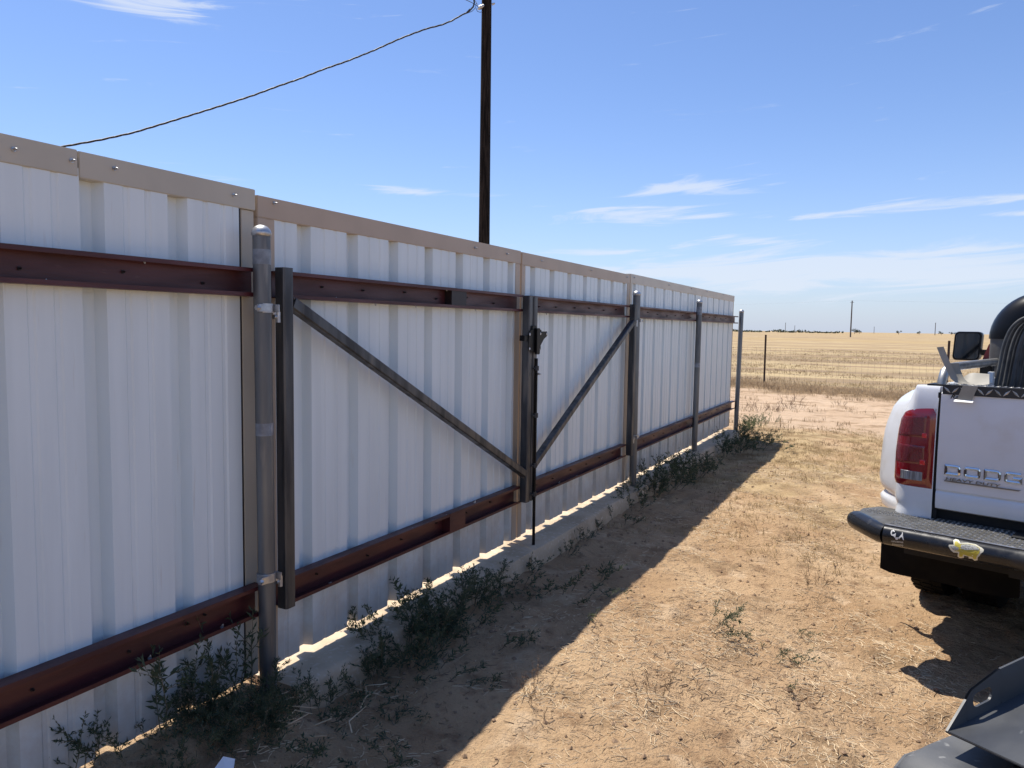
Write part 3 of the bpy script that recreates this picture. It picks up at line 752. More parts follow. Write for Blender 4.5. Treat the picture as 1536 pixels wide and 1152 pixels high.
for i, (x, D, s, lb) in enumerate(((1282, 640, 1.1, 'small dark tree at the foot of the lone field pole'), (1289, 650, 1.0, 'round dark tree just past the lone field pole'),
        (1348, 700, 0.95, 'single low tree on the bare horizon between the two nearer poles'), (1379, 760, 0.9, 'low wide tree on the horizon short of the distant pole'),
        (1412, 720, 0.95, 'small tree on the horizon beside the distant pole'), (1427, 800, .85, 'tiny tree on the horizon next to the truck mirror'),
        (1433, 820, .8, 'tiny shrub-like tree touching the truck mirror outline'))):
    far_tree(x, D, s, lb, i)
lf = MB(); r = random.Random(77)
for k in range(900):
    x = r.choice((r.uniform(1098, 1140), r.uniform(1125, 1265), r.uniform(1160, 1258), r.uniform(500, 1100)))
    D = r.uniform(700, 900); c = dpx(x, 500, D)
    top = 3.4*(0.35+0.65*abs(math.sin(x*0.093)*math.cos(x*0.031+1)))*r.uniform(0.4, 1.15)
    c.z = top*r.uniform(0.15, 1)
    s = r.uniform(0.6, 1.4)
    u = Vector((r.gauss(0,1), r.gauss(0,1), r.gauss(0,.6))).normalized(); v = u.cross(Vector((r.gauss(0,1), r.gauss(0,1), r.gauss(0,1)))).normalized()
    lf.add([c-u*s, c+v*s*.7, c+u*s, c-v*s*.7], [(0,1,2,3)])
o = part('tree_belt', lf, 'far_foliage', fix=False, stuff=True)
tag(o, 'thin dark belt of far-off trees along the horizon', 'tree belt')

# ------------------------------------------------------------------ dry grass, straw and clods on the ground
def blades(name, pts, mat, label, cat, h=(0.05, 0.15), w=0.004, lean=0.6, per=5, spread=0.03, curve=0.5):
    n = len(pts)*per
    P = np.repeat(np.array(pts, float), per, 0)
    P[:, :2] += nrg.normal(0, spread, (n, 2))
    a = nrg.uniform(0, 2*math.pi, n); L = nrg.uniform(h[0], h[1], n); ln = nrg.uniform(0.1, lean, n)
    d = np.stack([np.cos(a), np.sin(a)], -1); q = np.stack([-np.sin(a), np.cos(a)], -1)*w*nrg.uniform(.6, 1.3, (n, 1))
    b = P.copy(); mid = P.copy(); tip = P.copy()
    mid[:, :2] += d*(L*ln*0.4)[:, None]; mid[:, 2] += L*0.6
    tip[:, :2] += d*(L*ln*(1+curve))[:, None]; tip[:, 2] += L*np.maximum(0.25, 1-ln*0.5)
    b[:, 2] -= 0.01
    q3 = np.concatenate([q, np.zeros((n, 1))], 1)
    V = np.stack([b-q3, b+q3, mid+q3*.8, mid-q3*.8, tip], 1).reshape(-1, 3)
    i = np.arange(n)[:, None]*5
    F = (i+np.array([[0,1,2,3]])).tolist() + (i+np.array([[3,2,4]])).tolist()
    me = bpy.data.meshes.new(name); me.from_pydata(V.tolist(), [], F); me.materials.append(MATS[mat])
    o = bpy.data.objects.new(name, me); COL.objects.link(o); o['kind'] = 'stuff'; tag(o, label, cat); return o
def litter(name, x, y, mat, label, L=(0.03, 0.11), w=0.0016, lift=0.0012):
    n = len(x); z = hground(x, y)+lift
    a = nrg.uniform(0, 2*math.pi, n); l = nrg.uniform(L[0], L[1], n)*nrg.uniform(.4, 1, n); k = nrg.normal(0, .35, n)
    tl = nrg.normal(0.0, .06, n)
    wv = w*nrg.uniform(.6, 1.5, n)
    rows = []
    for t in (-.5, 0, .5):
        aa = a + k*t
        px = x+np.cos(aa)*l*t; py = y+np.sin(aa)*l*t; pz = z+np.maximum(-0.002, tl*l*(t+.2))
        qx, qy = -np.sin(aa)*wv, np.cos(aa)*wv
        rows += [np.stack([px-qx, py-qy, pz], -1), np.stack([px, py, pz+wv*1.2], -1), np.stack([px+qx, py+qy, pz], -1)]
    V = np.stack(rows, 1).reshape(-1, 3); i = np.arange(n)[:, None]*9
    F = []
    for r_ in (0, 3):
        for c in (0, 1): F += (i+np.array([[r_+c, r_+c+1, r_+c+4, r_+c+3]])).tolist()
    me = bpy.data.meshes.new(name); me.from_pydata(V.tolist(), [], F); me.materials.append(MATS[mat])
    o = bpy.data.objects.new(name, me); COL.objects.link(o); o['kind'] = 'stuff'; tag(o, label, 'straw'); return o
def scatter(n, x0, x1, y0, y1, sc, thr, seed, pw=1.0):
    x = nrg.uniform(x0, x1, n); y = y0+(y1-y0)*nrg.uniform(0, 1, n)**pw
    d = vnoise(x*sc, y*sc, seed)+0.5*vnoise(x*sc*2.7, y*sc*2.7, seed+1)+nrg.normal(0, .12, n)
    k = d > thr; return x[k], y[k]
x, y = scatter(85000, -1.85, 2.6, 1.3, 9.0, 2.2, -0.02, 21, 1.15)
keep = ~((x < -1.3) & (nrg.uniform(0, 1, len(x)) < 0.72)); x, y = x[keep], y[keep]
litter('straw_litter', x, y, 'straw', 'pale broken straw scattered over the bare dirt yard', (0.015, 0.075), 0.00125)
x, y = scatter(7000, -1.75, 2.4, 1.3, 7.0, 1.3, 0.05, 31)
litter('stem_litter', x, y, 'weed_dry', 'dark broken weed stems lying on the dirt yard', (0.02, 0.09), 0.0011)
# short dead grass across the yard, thicker with distance
x, y = scatter(5200, -1.9, 4.0, 5.0, 12.2, 1.1, 0.05, 41, 0.8)
P3 = np.stack([x, y, hground(x, y)], -1)
blades('dead_grass', P3, 'dry_grass', 'short dead yellow grass on the yard short of the pale bare strip', 'dead grass', (0.012, 0.045), 0.0020, 2.6, 9, 0.035)
x, y = scatter(2600, -8, 8, 11.5, 18.5, 0.8, 0.30, 51)
P3 = np.stack([x, y, hground(x, y)], -1)
blades('brown_tufts', P3, 'brown_weed', 'low brown dead weed tufts dotted over the pale bare strip', 'dead weeds', (0.03, 0.12), 0.004, 1.1, 7, 0.04)
u = nrg.uniform(-14, 12, 9000); v = nrg.normal(-0.8, 0.75, 9000)
P3 = np.stack([-3.44+dv.x*u - dv.y*v, 21.6+dv.y*u+dv.x*v, np.zeros(9000)], -1); P3[:, 2] = hground(P3[:, 0], P3[:, 1])
blades('fence_weeds', P3, 'brown_weed', 'band of dead brown weeds growing along the foot of the wire fence', 'dead weeds', (0.03, 0.15), 0.003, 1.6, 5, 0.05)
x = nrg.uniform(-26, 20, 30000); y = 20+45*nrg.uniform(0, 1, 30000)**1.5
d = vnoise(x*0.22, y*0.7, 61)+0.4*vnoise(x*1.2, y*1.2, 62); k = (d > -0.05) & (y + 0.49*x > 20.6); x, y = x[k], y[k]
P3 = np.stack([x, y, hground(x, y)], -1)
blades('field_stubble', P3, 'field_grass', 'golden dry stubble of the open field beyond the wire fence', 'stubble', (0.03, 0.12), 0.006, 0.8, 4, 0.08)
# clods
m = MB(); r = random.Random(8)
for k in range(1500):
    x_, y_ = r.uniform(-1.9, 2.2), 1.4+7*r.random()**1.4
    s = r.uniform(0.004, 0.013)*(1.7 if r.random() < .04 else 1); z_ = float(hground(x_, y_))
    pts = [Vector((r.gauss(0,1), r.gauss(0,1), r.gauss(0,1))).normalized()*s*r.uniform(.7,1.1) for _ in range(0)]
    c = Vector((x_, y_, z_+s*0.25)); f = [r.uniform(.7,1.3) for _ in range(6)]
    m.add([c+Vector((s*f[0],0,0)), c+Vector((0,s*f[1],0)), c-Vector((s*f[2],0,0)), c-Vector((0,s*f[3],0)), c+Vector((0,0,s*.7*f[4])), c-Vector((0,0,s*f[5]))],
          [(0,1,4),(1,2,4),(2,3,4),(3,0,4),(1,0,5),(2,1,5),(3,2,5),(0,3,5)])
o = part('dirt_clods', m, 'clod', fix=False, stuff=True); tag(o, 'small crumbs and clods of dirt on the yard', 'clods')

# ------------------------------------------------------------------ weeds
def weed_mesh(seed, h, stems, spread, dens, leaf, branch=0.5, droop=0.0):
    r = random.Random(seed); st, lf = MB(), MB()
    def leaf_at(p, d, s):
        d = d.normalized(); side = d.cross(Vector((r.gauss(0,1), r.gauss(0,1), r.gauss(0,1)))).normalized(); up_ = side.cross(d)
        w = s*r.uniform(.10, .155)
        mid = p+d*s*.5+up_*s*.06; tip = p+d*s - up_*s*r.uniform(0, .2)
        lf.add([p, mid+side*w, tip, mid-side*w], [(0,1,2,3)])
    def grow(p0, d0, L, rad, depth):
        n = 6; P = [p0]; d = d0.normalized()
        for i in range(n):
            d = (d + Vector((r.gauss(0,.12), r.gauss(0,.12), r.gauss(0.05,.08)-droop*i*0.06))).normalized(); P.append(P[-1]+d*L/n)
        st.tube(P, [rad*(1-0.8*i/n) for i in range(n+1)], 4, False)
        for k in range(int(dens*L*150)):
            t = r.uniform(.12 if depth else .25, 1)*n; i = min(n-1, int(t)); p = lerp(P[i], P[i+1], t-i); ax = (P[i+1]-P[i]).normalized()
            o_ = Vector((r.gauss(0,1), r.gauss(0,1), r.gauss(0,.6))).normalized()
            leaf_at(p, ax*r.uniform(.4,1.0)+o_*r.uniform(.4,.9), leaf*r.uniform(.6,1.35)*(1.15-0.5*t/n))
        for k in range(3):
            leaf_at(P[-1], d+Vector((r.gauss(0,.5), r.gauss(0,.5), r.gauss(0,.4))), leaf*r.uniform(.4,.7))
        if depth < 2:
            for k in range(int(r.uniform(.6,1.4)*branch*(7 if depth == 0 else 3))):
                t = r.uniform(.15, .85)*n; i = int(t); p = lerp(P[i], P[i+1], t-i); ax = (P[i+1]-P[i]).normalized()
                o_ = Vector((r.gauss(0,1), r.gauss(0,1), r.gauss(.1,.5))).normalized()
                grow(p, ax*.75+o_*.8, L*r.uniform(.28,.5)*(1.2-t/n*.6), rad*.55, depth+1)
    for k in range(stems):
        a = r.uniform(0, 6.28); q = r.uniform(.1, 1)*spread
        grow(Vector((math.cos(a)*q*.12, math.sin(a)*q*.12, -0.01)), Vector((math.cos(a)*q, math.sin(a)*q, 1)), h*r.uniform(.55,1.0), 0.0028*(0.6+h), 0)
    return st, lf
WV = {}
def weed_kind(k, mat_leaf, *a, **kw):
    st, lf = weed_mesh(*a, **kw)
    s = part('stems', st, 'weed_stem' if mat_leaf != 'weed_dry' else 'weed_dry', fix=False); l = part('leaves', lf, mat_leaf, fix=False)
    WV[k] = (s.data, l.data); bpy.data.objects.remove(s); bpy.data.objects.remove(l)
weed_kind('tall0', 'weed_leaf', 1, 0.46, 2, 0.25, 0.75, 0.034, 0.45)
weed_kind('tall1', 'weed_leaf', 2, 0.44, 3, 0.30, 0.75, 0.034, 0.35)
weed_kind('tall2', 'weed_leaf', 3, 0.40, 2, 0.35, 0.85, 0.036, 0.5)
weed_kind('bush0', 'weed_leaf', 4, 0.36, 9, 0.9, 0.85, 0.032, 0.55)
weed_kind('bush1', 'weed_leaf', 5, 0.34, 11, 1.1, 0.8, 0.030, 0.55)
weed_kind('bush2', 'weed_leaf', 6, 0.30, 10, 1.3, 0.85, 0.030, 0.5, droop=0.3)
weed_kind('low0', 'weed_leaf', 7, 0.20, 9, 2.4, 0.9, 0.026, 0.4, droop=0.5)
weed_kind('low1', 'weed_leaf', 8, 0.16, 8, 2.8, 0.9, 0.024, 0.4, droop=0.5)
weed_kind('pale0', 'weed_leaf_pale', 9, 0.42, 9, 0.45, 0.75, 0.034, 0.5)
weed_kind('pale1', 'weed_leaf_pale', 10, 0.22, 10, 1.6, 0.85, 0.028, 0.4)
weed_kind('dry0', 'weed_dry', 12, 0.42, 8, 0.8, 0.35, 0.022, 0.6)
weed_kind('dry1', 'weed_dry', 13, 0.20, 9, 1.5, 0.5, 0.020, 0.5)
def weed(kind, x, y, s, label, group, rz=None, name='weed_plant', tilt=None):
    t = thing(name, label, 'weed', (x, y, float(hground(x, y))), rng.uniform(0, 6.28) if rz is None else rz, group)
    if tilt: t.rotation_euler = tilt
    t.scale = (s, s, s*rng.uniform(.9, 1.1))
    for nm, me in zip(('stems', 'leaves'), WV[kind]):
        o = bpy.data.objects.new(nm, me); COL.objects.link(o); o.parent = t; o['kind'] = 'stuff'
    return t
GL, GM, GR = 'weeds against the fixed panel', 'weeds along the footing under the gate', 'weeds along the footing beyond the gate'
for px, k, s, lb in (((115, 1165), 'tall1', .62, 'short forked green weed on the soil, farthest from the corner post along the panel'), ((150, 1150), 'tall0', .60, 'short green weed with a bent top, second from the far end of the panel weeds'),
        ((247, 1105), 'tall0', .98, 'tall thin weed with spread leaves standing alone against the white panel'), ((290, 1085), 'tall1', .95, 'three-stemmed tall weed against the white panel short of the corner post'),
        ((325, 1075), 'tall2', .80, 'medium leafy weed between two taller ones against the white panel'), ((350, 1065), 'tall1', .85, 'leaning three-stemmed weed next to the panel end trim'), ((375, 1050), 'tall0', 1.1, 'tallest slender weed, climbing past the lower rail beside the corner post')):
    p = gpx(*px, 0.13); weed(k, max(p.x, -2.07), p.y, s, lb, None)
LB = 'bushy dark green weed sprawling over the soil below the fixed panel'
for px, k, s in (((255, 1125), 'bush1', .42), ((320, 1110), 'bush0', .45), ((365, 1095), 'bush1', .48), ((400, 1085), 'bush2', .6), ((300, 1150), 'bush2', .60), ((275, 1120), 'bush0', .42), ((345, 1115), 'bush1', .5), ((425, 1070), 'bush1', .5), ((405, 1110), 'bush0', .45), ((350, 1140), 'bush0', .42), ((380, 1120), 'bush1', .55), ((200, 1160), 'low0', .8), ((440, 1085), 'low0', .9), ((475, 1060), 'bush2', .6)):
    p = gpx(*px, 0.08); weed(k, p.x, p.y, s, LB, GL)
LM = 'dark leafy weed crowding the concrete footing below the wide gate leaf'
for px, k, s in (((455, 1045), 'low0', .8), ((520, 1050), 'low1', .8), ((565, 1005), 'bush0', .6), ((605, 990), 'bush2', .7), ((668, 945), 'bush0', .8), ((590, 985), 'bush1', .85), ((620, 965), 'bush0', .95), ((650, 945), 'bush2', 1.0), ((680, 930), 'bush1', .9), ((712, 905), 'bush0', .75), ((600, 1000), 'low0', .9), ((635, 985), 'low0', 1.0), ((690, 950), 'low0', 1.0), ((745, 885), 'bush2', .6)):
    p = gpx(*px, 0.03); weed(k, p.x, p.y, s, LM, GM)
for px, k, s, lb in (((575, 950), 'tall2', .58, 'tallest weed shoot rising in front of the lit gap under the wide gate leaf'), ((640, 920), 'tall1', .42, 'three-stemmed weed shoot behind the big footing bush under the wide gate leaf'), ((680, 895), 'tall2', .40, 'smallest weed shoot in front of the lit gap, nearer the drop rod')):
    p = gpx(*px, 0.05); weed(k, p.x, p.y, s, lb, None)
LS = 'small low weed on the shaded dirt between footing and sunlight'
for px, k, s in (((770, 885), 'low0', .95), ((835, 888), 'low0', 1.15), ((850, 908), 'low1', .9), ((615, 1130), 'low0', .8), ((520, 1150), 'low1', .9), ((700, 980), 'low1', .9), ((640, 1015), 'low1', .8), ((470, 1110), 'low1', 1.0)):
    p = gpx(*px, 0.0); weed(k, p.x, p.y, s, LS, 'low weeds on the shaded dirt')
LC = 'small dark weed at the foot of the footing below the narrower gate leaf'
for px, k, s in (((845, 832), 'bush2', .42), ((872, 812), 'bush1', .40), ((895, 795), 'bush0', .35), ((920, 778), 'low0', .9)):
    p = gpx(*px, 0.0); weed(k, p.x, p.y, s, LC, GM)
LR = 'leafy weed clump hiding the footing below the pale-capped panel'
for px, k, s in (((950, 765), 'bush1', .7), ((968, 752), 'bush2', .9), ((985, 742), 'bush0', 1.05), ((1003, 733), 'bush1', 1.15), ((1022, 724), 'bush0', 1.15), ((1038, 715), 'bush1', 1.0), ((1055, 705), 'bush2', .9)):
    p = gpx(*px, 0.0); weed(k, p.x, p.y, s, LR, GR)
for px, k, s, lb in (((1088, 682), 'bush0', .95, 'dark bushy weed against the open end of the concrete footing'), ((1100, 674), 'bush1', 1.1, 'largest dark bush of weeds, hiding the foot of the leaning end post'), ((1113, 670), 'bush0', .95, 'dark bushy weed just past the leaning end post, half in shadow')):
    p = gpx(*px, 0.0); weed(k, p.x, p.y, s, lb, None)
weed('pale0', *gpx(1117, 655)[:2], 0.8, 'sunlit pale green weed just past the leaning end post', None)
weed('pale0', *gpx(1126, 652)[:2], 0.65, 'shorter sunlit pale green weed next to the end post bush', None)
weed('low0', *gpx(1128, 672)[:2], 1.7, 'low green weed at the tip of the fence shadow', None)
weed('pale1', *gpx(1150, 668)[:2], 0.95, 'low sunlit green weed right at the tip of the fence shadow', None)
weed('pale1', *gpx(1138, 642)[:2], 0.95, 'yellow-green grassy weed on pale ground behind the end post', None)
weed('pale1', *gpx(1150, 636)[:2], 1.1, 'larger yellow-green grassy weed on pale ground behind the end post', None)
LD = 'dead brown weed standing on the pale bare strip'
for px, k, s in (((1118, 618), 'dry1', 1.7), ((1124, 640), 'dry0', .75), ((1136, 618), 'dry1', 1.9), ((1155, 617), 'dry1', 1.5), ((1164, 618), 'dry1', 1.3), ((1183, 614), 'dry1', 1.8), ((1192, 614), 'dry1', 1.5), ((1188, 602), 'dry1', 1.7), ((1165, 588), 'dry1', 2.0), ((1145, 584), 'dry1', 2.0), ((1257, 608), 'dry1', 1.3), ((1220, 590), 'dry1', 1.6)):
    p = gpx(*px, 0.0); weed(k, p.x, p.y, s*0.6, LD, 'dead weeds on the bare strip', name='dead_weed')
weed('bush2', *gpx(1075, 955)[:2], .62, 'wilted uprooted grey-green weed lying on the sunlit dirt', None, name='uprooted_weed', tilt=(1.45, 0.1, 2.2))
weed('low1', *gpx(1135, 990)[:2], .75, 'wilted green sprig at the end of the uprooted weed', None)
weed('low1', *gpx(1180, 950)[:2], .5, 'tiny dry green sprig on sunlit dirt towards the truck', None)
weed('dry1', *gpx(985, 1045)[:2], .5, 'small dead twiggy weed in the sunlit hollow', None, name='dead_weed')
weed('dry1', *gpx(795, 1040)[:2], .55, 'small dead weed right beside the shadow edge', None, name='dead_weed')
weed('dry1', *gpx(1220, 865)[:2], .6, 'small dead weed in the sun beside the truck bumper', None, name='dead_weed')
# dead twigs in the shade
def twigs(px, n, L, label, seed):
    r = random.Random(seed); p = gpx(*px, 0.02); z = float(hground(p.x, p.y)); m = MB()
    for k in range(n):
        a = r.uniform(0, 6.28); b = Vector((r.gauss(0,.05), r.gauss(0,.05), 0.006+r.uniform(0,.02)))
        d = Vector((math.cos(a), math.sin(a), r.uniform(-.02,.25)))*L*r.uniform(.5,1)
        m.tube([b, b+d*.5+Vector((r.gauss(0,.02), r.gauss(0,.02), .01)), b+d], [0.0028, 0.0024, 0.0012], 5)
    o = part('dead_twigs', m, 'straw', fix=False, smooth=True); o.location = (p.x, p.y, z); tag(o, label, 'twigs')
twigs((395, 1115), 8, 0.17, 'pile of dead tan twigs below the corner post', 1); twigs((545, 1025), 9, 0.16, 'dead tan twigs lying by the footing weeds', 2)
twigs((490, 1100), 4, 0.15, 'few bent dead stalks on shaded bare dirt', 3)
# scrap at the foot of the panel
p = gpx(322, 1184, 0.1)
m = MB().prism([Vector((-.055,-.05,0)), Vector((.05,-.06,.012)), Vector((.045,.055,.05)), Vector((.01,.06,.055))], (0.0,0.001,0.0015))
o = part('scrap_sheet', m, 'paper_white'); o.location = (p.x, p.y, float(hground(p.x, p.y))+0.03); o.rotation_euler = (0.15, 0.1, 0.7)
tag(o, 'torn white scrap lying among the weeds below the fixed panel', 'scrap')
m = MB().prism([Vector((-.03,-.05,0)), Vector((.05,-.05,.01)), Vector((.04,.04,.03))], (0,0.001,0.0015))
o = part('scrap_sheet', m, 'offcut_cream'); o.location = (p.x+0.085, p.y-0.0, float(hground(p.x, p.y))+0.03); o.rotation_euler = (0.1, 0.0, 0.9)
tag(o, 'small cream scrap tucked beside the torn white scrap', 'scrap')

# ------------------------------------------------------------------ pickup truck (local frame: x right, y forward, z up; origin at tailgate's upper seam)
PHI = R_(16)
TG = Vector((0.1564, 3.9758, 0))
TZ = -0.08
tf = Vector((math.sin(PHI), math.cos(PHI), 0)); tr = Vector((math.cos(PHI), -math.sin(PHI), 0))
truck = thing('pickup_truck', 'white dual-rear-wheel pickup truck with red tail light and black pipe bumper', 'pickup truck', (TG.x, TG.y, TZ), -PHI)
ORG[truck.name] = Vector((0, 0, TZ))
def tp(x, y, s):
    v = ray(x, y); t = ((TG-CAM).dot(tf)+s)/v.dot(tf); q = CAM+v*t
    return Vector(((q-TG).dot(tr), s, q.z))
def tpart(name, mb, mat, parent=None, **kw):
    return part(name, mb, mat, parent or truck, world=True, **kw)
TW = 1.56                                   # tailgate width
def interp(tab, z):
    if z >= tab[0][0]: return tab[0][1]
    for (za, va), (zb, vb) in zip(tab, tab[1:]):
        if z >= zb: return vb+(va-vb)*(z-zb)/(za-zb)
    return tab[-1][1]
INSET = [(1.222, .145), (1.215, .118), (1.20, .092), (1.17, .064), (1.13, .042), (1.08, .023), (1.0, .008), (.9, .001), (.75, 0), (.70, .0), (.655, .004), (.645, .010), (.63, .012), (.60, .006), (.575, .006), (.50, .014)]
FLARE = [(1.222, 0), (1.215, .014), (1.20, .052), (1.185, .08), (1.16, .107), (1.13, .124), (1.09, .139), (1.04, .146), (.95, .158), (.8, .166), (.68, .168), (.645, .160), (.632, .148), (.62, .152), (.60, .165), (.56, .160), (.52, .140)]
def plan(t):
    """rear corner plan: t metres from the tailgate seam, returns point, outward normal"""
    RC = 0.085; L1 = 0.100; LA = RC*math.pi/2
    if t < L1: return Vector((-0.008-t, 0.0)), Vector((0, -1)), 0.22
    if t < L1+LA:
        a = (t-L1)/RC
        return Vector((-0.008-L1-RC*math.sin(a), RC-RC*math.cos(a))), Vector((-math.sin(a), -math.cos(a))), 0.22+0.78*math.sin(a)
    return Vector((-0.008-L1-RC, RC+t-L1-LA)), Vector((-1, 0)), 1.0
def side_pt(t, z, off=0.0):
    p, n, w = plan(t)
    s = p.y
    fl_ = sstep(0.085, 0.43, s)*(1-sstep(1.75, 2.1, s))
    d = -interp(INSET, z)*w + off
    q = p + n*d
    return Vector((q.x - 1.07*interp(FLARE, z)*fl_, q.y, z))
def zbot(s):
    if 0.62 < s < 1.58: return max(0.57, 0.33+math.sqrt(max(0, 0.48**2-(s-1.1)**2)))
    return 0.555
def bed_side(mirror=False):
    ts = list(np.linspace(0, 0.10, 7)) + list(np.linspace(0.11, 0.24, 12)) + list(np.linspace(0.25, 0.75, 34)) + list(np.linspace(0.78, 1.8, 30)) + list(np.linspace(1.85, 2.63, 22))
    zs_ = [1.222, 1.215, 1.205, 1.19, 1.17, 1.15, 1.13, 1.11, 1.08, 1.05, 1.0, .95, .88, .8, .74, .70, .675, .66, .65, .645, .638, .632, .626, .62, .61, .60, .585, .57, .555]
    rows = []
    for z in zs_:
        row = []
        for t in ts:
            s = plan(t)[0].y; zb = zbot(s); zz = zb + (z-0.555)/(1.222-0.555)*(1.222-zb)
            row.append(side_pt(t, zz))
        rows.append(row)
    top = rows[0]
    cap = [Vector((max(p.x, 0.035 if p.y > 0.04 else p.x), p.y, 1.2215)) for p in top]
    inn = [Vector((p.x, p.y, 0.78)) for p in cap]
    m = MB().grid([inn, cap] + rows)
    # return lip at the bottom
    low = [Vector((p.x+0.02, p.y, p.z+0.004)) for p in rows[-1]]
    m.grid([rows[-1], low])
    if mirror: m.v = [(TW-x, y, z) for x, y, z in m.v]; m.f = [f[::-1] for f in m.f]
    return m
for mi in (False, True):
    bs = tpart('bed_side', bed_side(mi), 'truck_white', smooth=True, fix=False, angle=50)
# tailgate
prof = [(.045, 1.196), (.012, 1.199), (.003, 1.192), (.0, 1.17), (-.003, 1.02), (-.003, .92), (.0, .80), (.002, .742), (.007, .738), (.009, .732), (.005, .727), (.002, .72), (.004, .672), (.010, .650), (.022, .643), (.05, .645)]
tg = tpart('tailgate', MB().prism([(0.004, s, z) for s, z in prof], (TW-0.008, 0, 0)), 'truck_white', smooth=True, angle=40)
tpart('sill', MB().box(0.0, TW, 0.052, 0.12, 0.50, 0.80), 'truck_dark')
tpart('sill', MB().box(-0.16, TW+0.16, 0.16, 0.30, 0.36, 0.60), 'truck_dark')
tpart('seam', MB().box(-0.012, 0.010, 0.014, 0.05, 0.57, 1.195), 'truck_dark')
tpart('bed_floor', MB().box(0.03, TW-0.03, 0.13, 2.5, 0.74, 0.78), 'truck_dark')
tpart('bed_front', MB().box(-0.10, TW+0.10, 2.48, 2.56, 0.6, 1.20), 'truck_white')
cap = tpart('tailgate_cap', MB().sheet([(0.01, -0.006, 1.190), (0.01, -0.006, 1.234), (0.01, 0.060, 1.234)], (TW-0.02, 0, 0), 0.0025), 'tread_black')
def tread(name, quad, nu, nv, sz, mat, parent, hgt=0.0022):
    """raised lozenges in alternating directions over a quad (p, u, v, n)"""
    p, u, v, n = (Vector(q) for q in quad); m = MB(); ul, vl = u.normalized(), v.normalized()
    for i in range(nu):
        for j in range(nv):
            c = p + u*((i+.5)/nu) + v*((j+.5)/nv); s_ = 1 if (i+j) % 2 else -1
            d = (ul+vl*s_).normalized(); e = (ul*-s_+vl).normalized()
            L, w = sz, sz*0.27
            m.add([c-d*L, c+e*w, c+d*L, c-e*w, c-d*L*.45+n*hgt, c+d*L*.45+n*hgt], [(0,3,5,4), (3,2,5), (2,1,4,5), (1,0,4)])
    return tpart(name, m, mat, parent, fix=True, stuff=True)
tread('tread_bumps', ((0.012, -0.0065, 1.191), (TW-0.024, 0, 0), (0, 0, 0.040), (0, -1, 0)), 46, 1, 0.0205, 'tread_bump', cap, 0.002)
tread('tread_bumps', ((0.012, -0.002, 1.2370), (TW-0.024, 0, 0), (0, 0.055, 0), (0, 0, 1)), 62, 3, 0.0135, 'tread_bump', cap, 0.002)
# lettering
def ridge(path, w, closed, h, org, sx=1.0):
    """stroke with a two-facet raised ridge, in the tailgate plane: path of (x,z)"""
    P = [Vector((a, b)) for a, b in path]; n = len(P); vs = []
    for i in range(n):
        a = P[(i-1) % n] if (closed or i) else P[i]; b = P[(i+1) % n] if (closed or i < n-1) else P[i]
        d1 = (P[i]-a).normalized() if (P[i]-a).length else (b-P[i]).normalized(); d2 = (b-P[i]).normalized() if (b-P[i]).length else d1
        nn = Vector((-(d1.y+d2.y), d1.x+d2.x)).normalized(); k = 1/max(.5, nn.dot(Vector((-d1.y, d1.x))))
        for o_, hh in ((-w/2, 0), (-w/2, h*.55), (0, h), (w/2, h*.55), (w/2, 0)):
            q = P[i]+nn*o_*k; vs.append((org[0]+q.x, org[1]-hh, org[2]+q.y))
    m = MB(); seg = n if closed else n-1
    fs = [(5*i+j, 5*i+j+1, 5*((i+1) % n)+j+1, 5*((i+1) % n)+j) for i in range(seg) for j in range(4)]
    if not closed: fs += [(0,1,2,3,4), tuple(5*(n-1)+k for k in (4,3,2,1,0))]
    return m.add(vs, fs)
LW, LH, SW = 0.055, 0.037, 0.0112
c_ = 0.008
Dp = [(0,0), (LW-c_*1.3,0), (LW-.003,.003), (LW,c_*1.3), (LW,LH-c_*1.3), (LW-.003,LH-.003), (LW-c_*1.3,LH), (0,LH)]
Op = [(c_,0), (LW-c_,0), (LW-.002,.002), (LW,c_), (LW,LH-c_), (LW-.002,LH-.002), (LW-c_,LH), (c_,LH), (.002,LH-.002), (0,LH-c_), (0,c_), (.002,.002)]
Gp = [(LW, LH), (c_,LH), (.002,LH-.002), (0,LH-c_), (0,c_), (.002,.002), (c_,0), (LW,0), (LW,LH*.45), (LW*.5,LH*.45)]
Ep = [(LW, LH), (0, LH), (0, 0), (LW, 0)]
dz = tp(1417, 711, 0).z
x_ = tp(1419, 705, 0).x
badge_objs = []
for i, (P_, cl) in enumerate(((Dp, True), (Op, True), (Dp, True), (Gp, False), (Ep, False))):
    o = tpart('badge_letter', ridge(P_, SW, cl, 0.0045, (x_+i*0.0790, -0.0035, dz+0.004)), 'chrome', tg)
    if i == 4:
        tpart('badge_letter', ridge([(0, LH/2), (LW*.8, LH/2)], SW*.8, False, 0.005, (x_+i*0.0790, -0.0037, dz+0.004)), 'chrome', tg)
def text_mesh(body, size, shear=0.0, xscale=1.0, ext=0.001):
    cu_ = bpy.data.curves.new('txt', 'FONT'); cu_.body = body; cu_.size = size; cu_.shear = shear; cu_.extrude = ext; cu_.offset = size*0.02; cu_.resolution_u = 3
    ob = bpy.data.objects.new('txt', cu_); COL.objects.link(ob)
    dg = bpy.context.evaluated_depsgraph_get(); me_ = bpy.data.meshes.new_from_object(ob.evaluated_get(dg))
    m = MB().add([(v.co.x*xscale, v.co.y, v.co.z) for v in me_.vertices], [tuple(p.vertices) for p in me_.polygons])
    bpy.data.objects.remove(ob); return m
def lay_text(m, org):
    m.v = [(org[0]+x, org[1]-z, org[2]+y) for x, y, z in m.v]; return m
q = tp(1417, 716.5, 0)
tpart('badge_text', lay_text(text_mesh('HEAVY DUTY', 0.0175, 0.12, 2.05), (q.x+0.003, -0.0055, q.z-0.0085)), 'badge_grey', tg, fix=False)
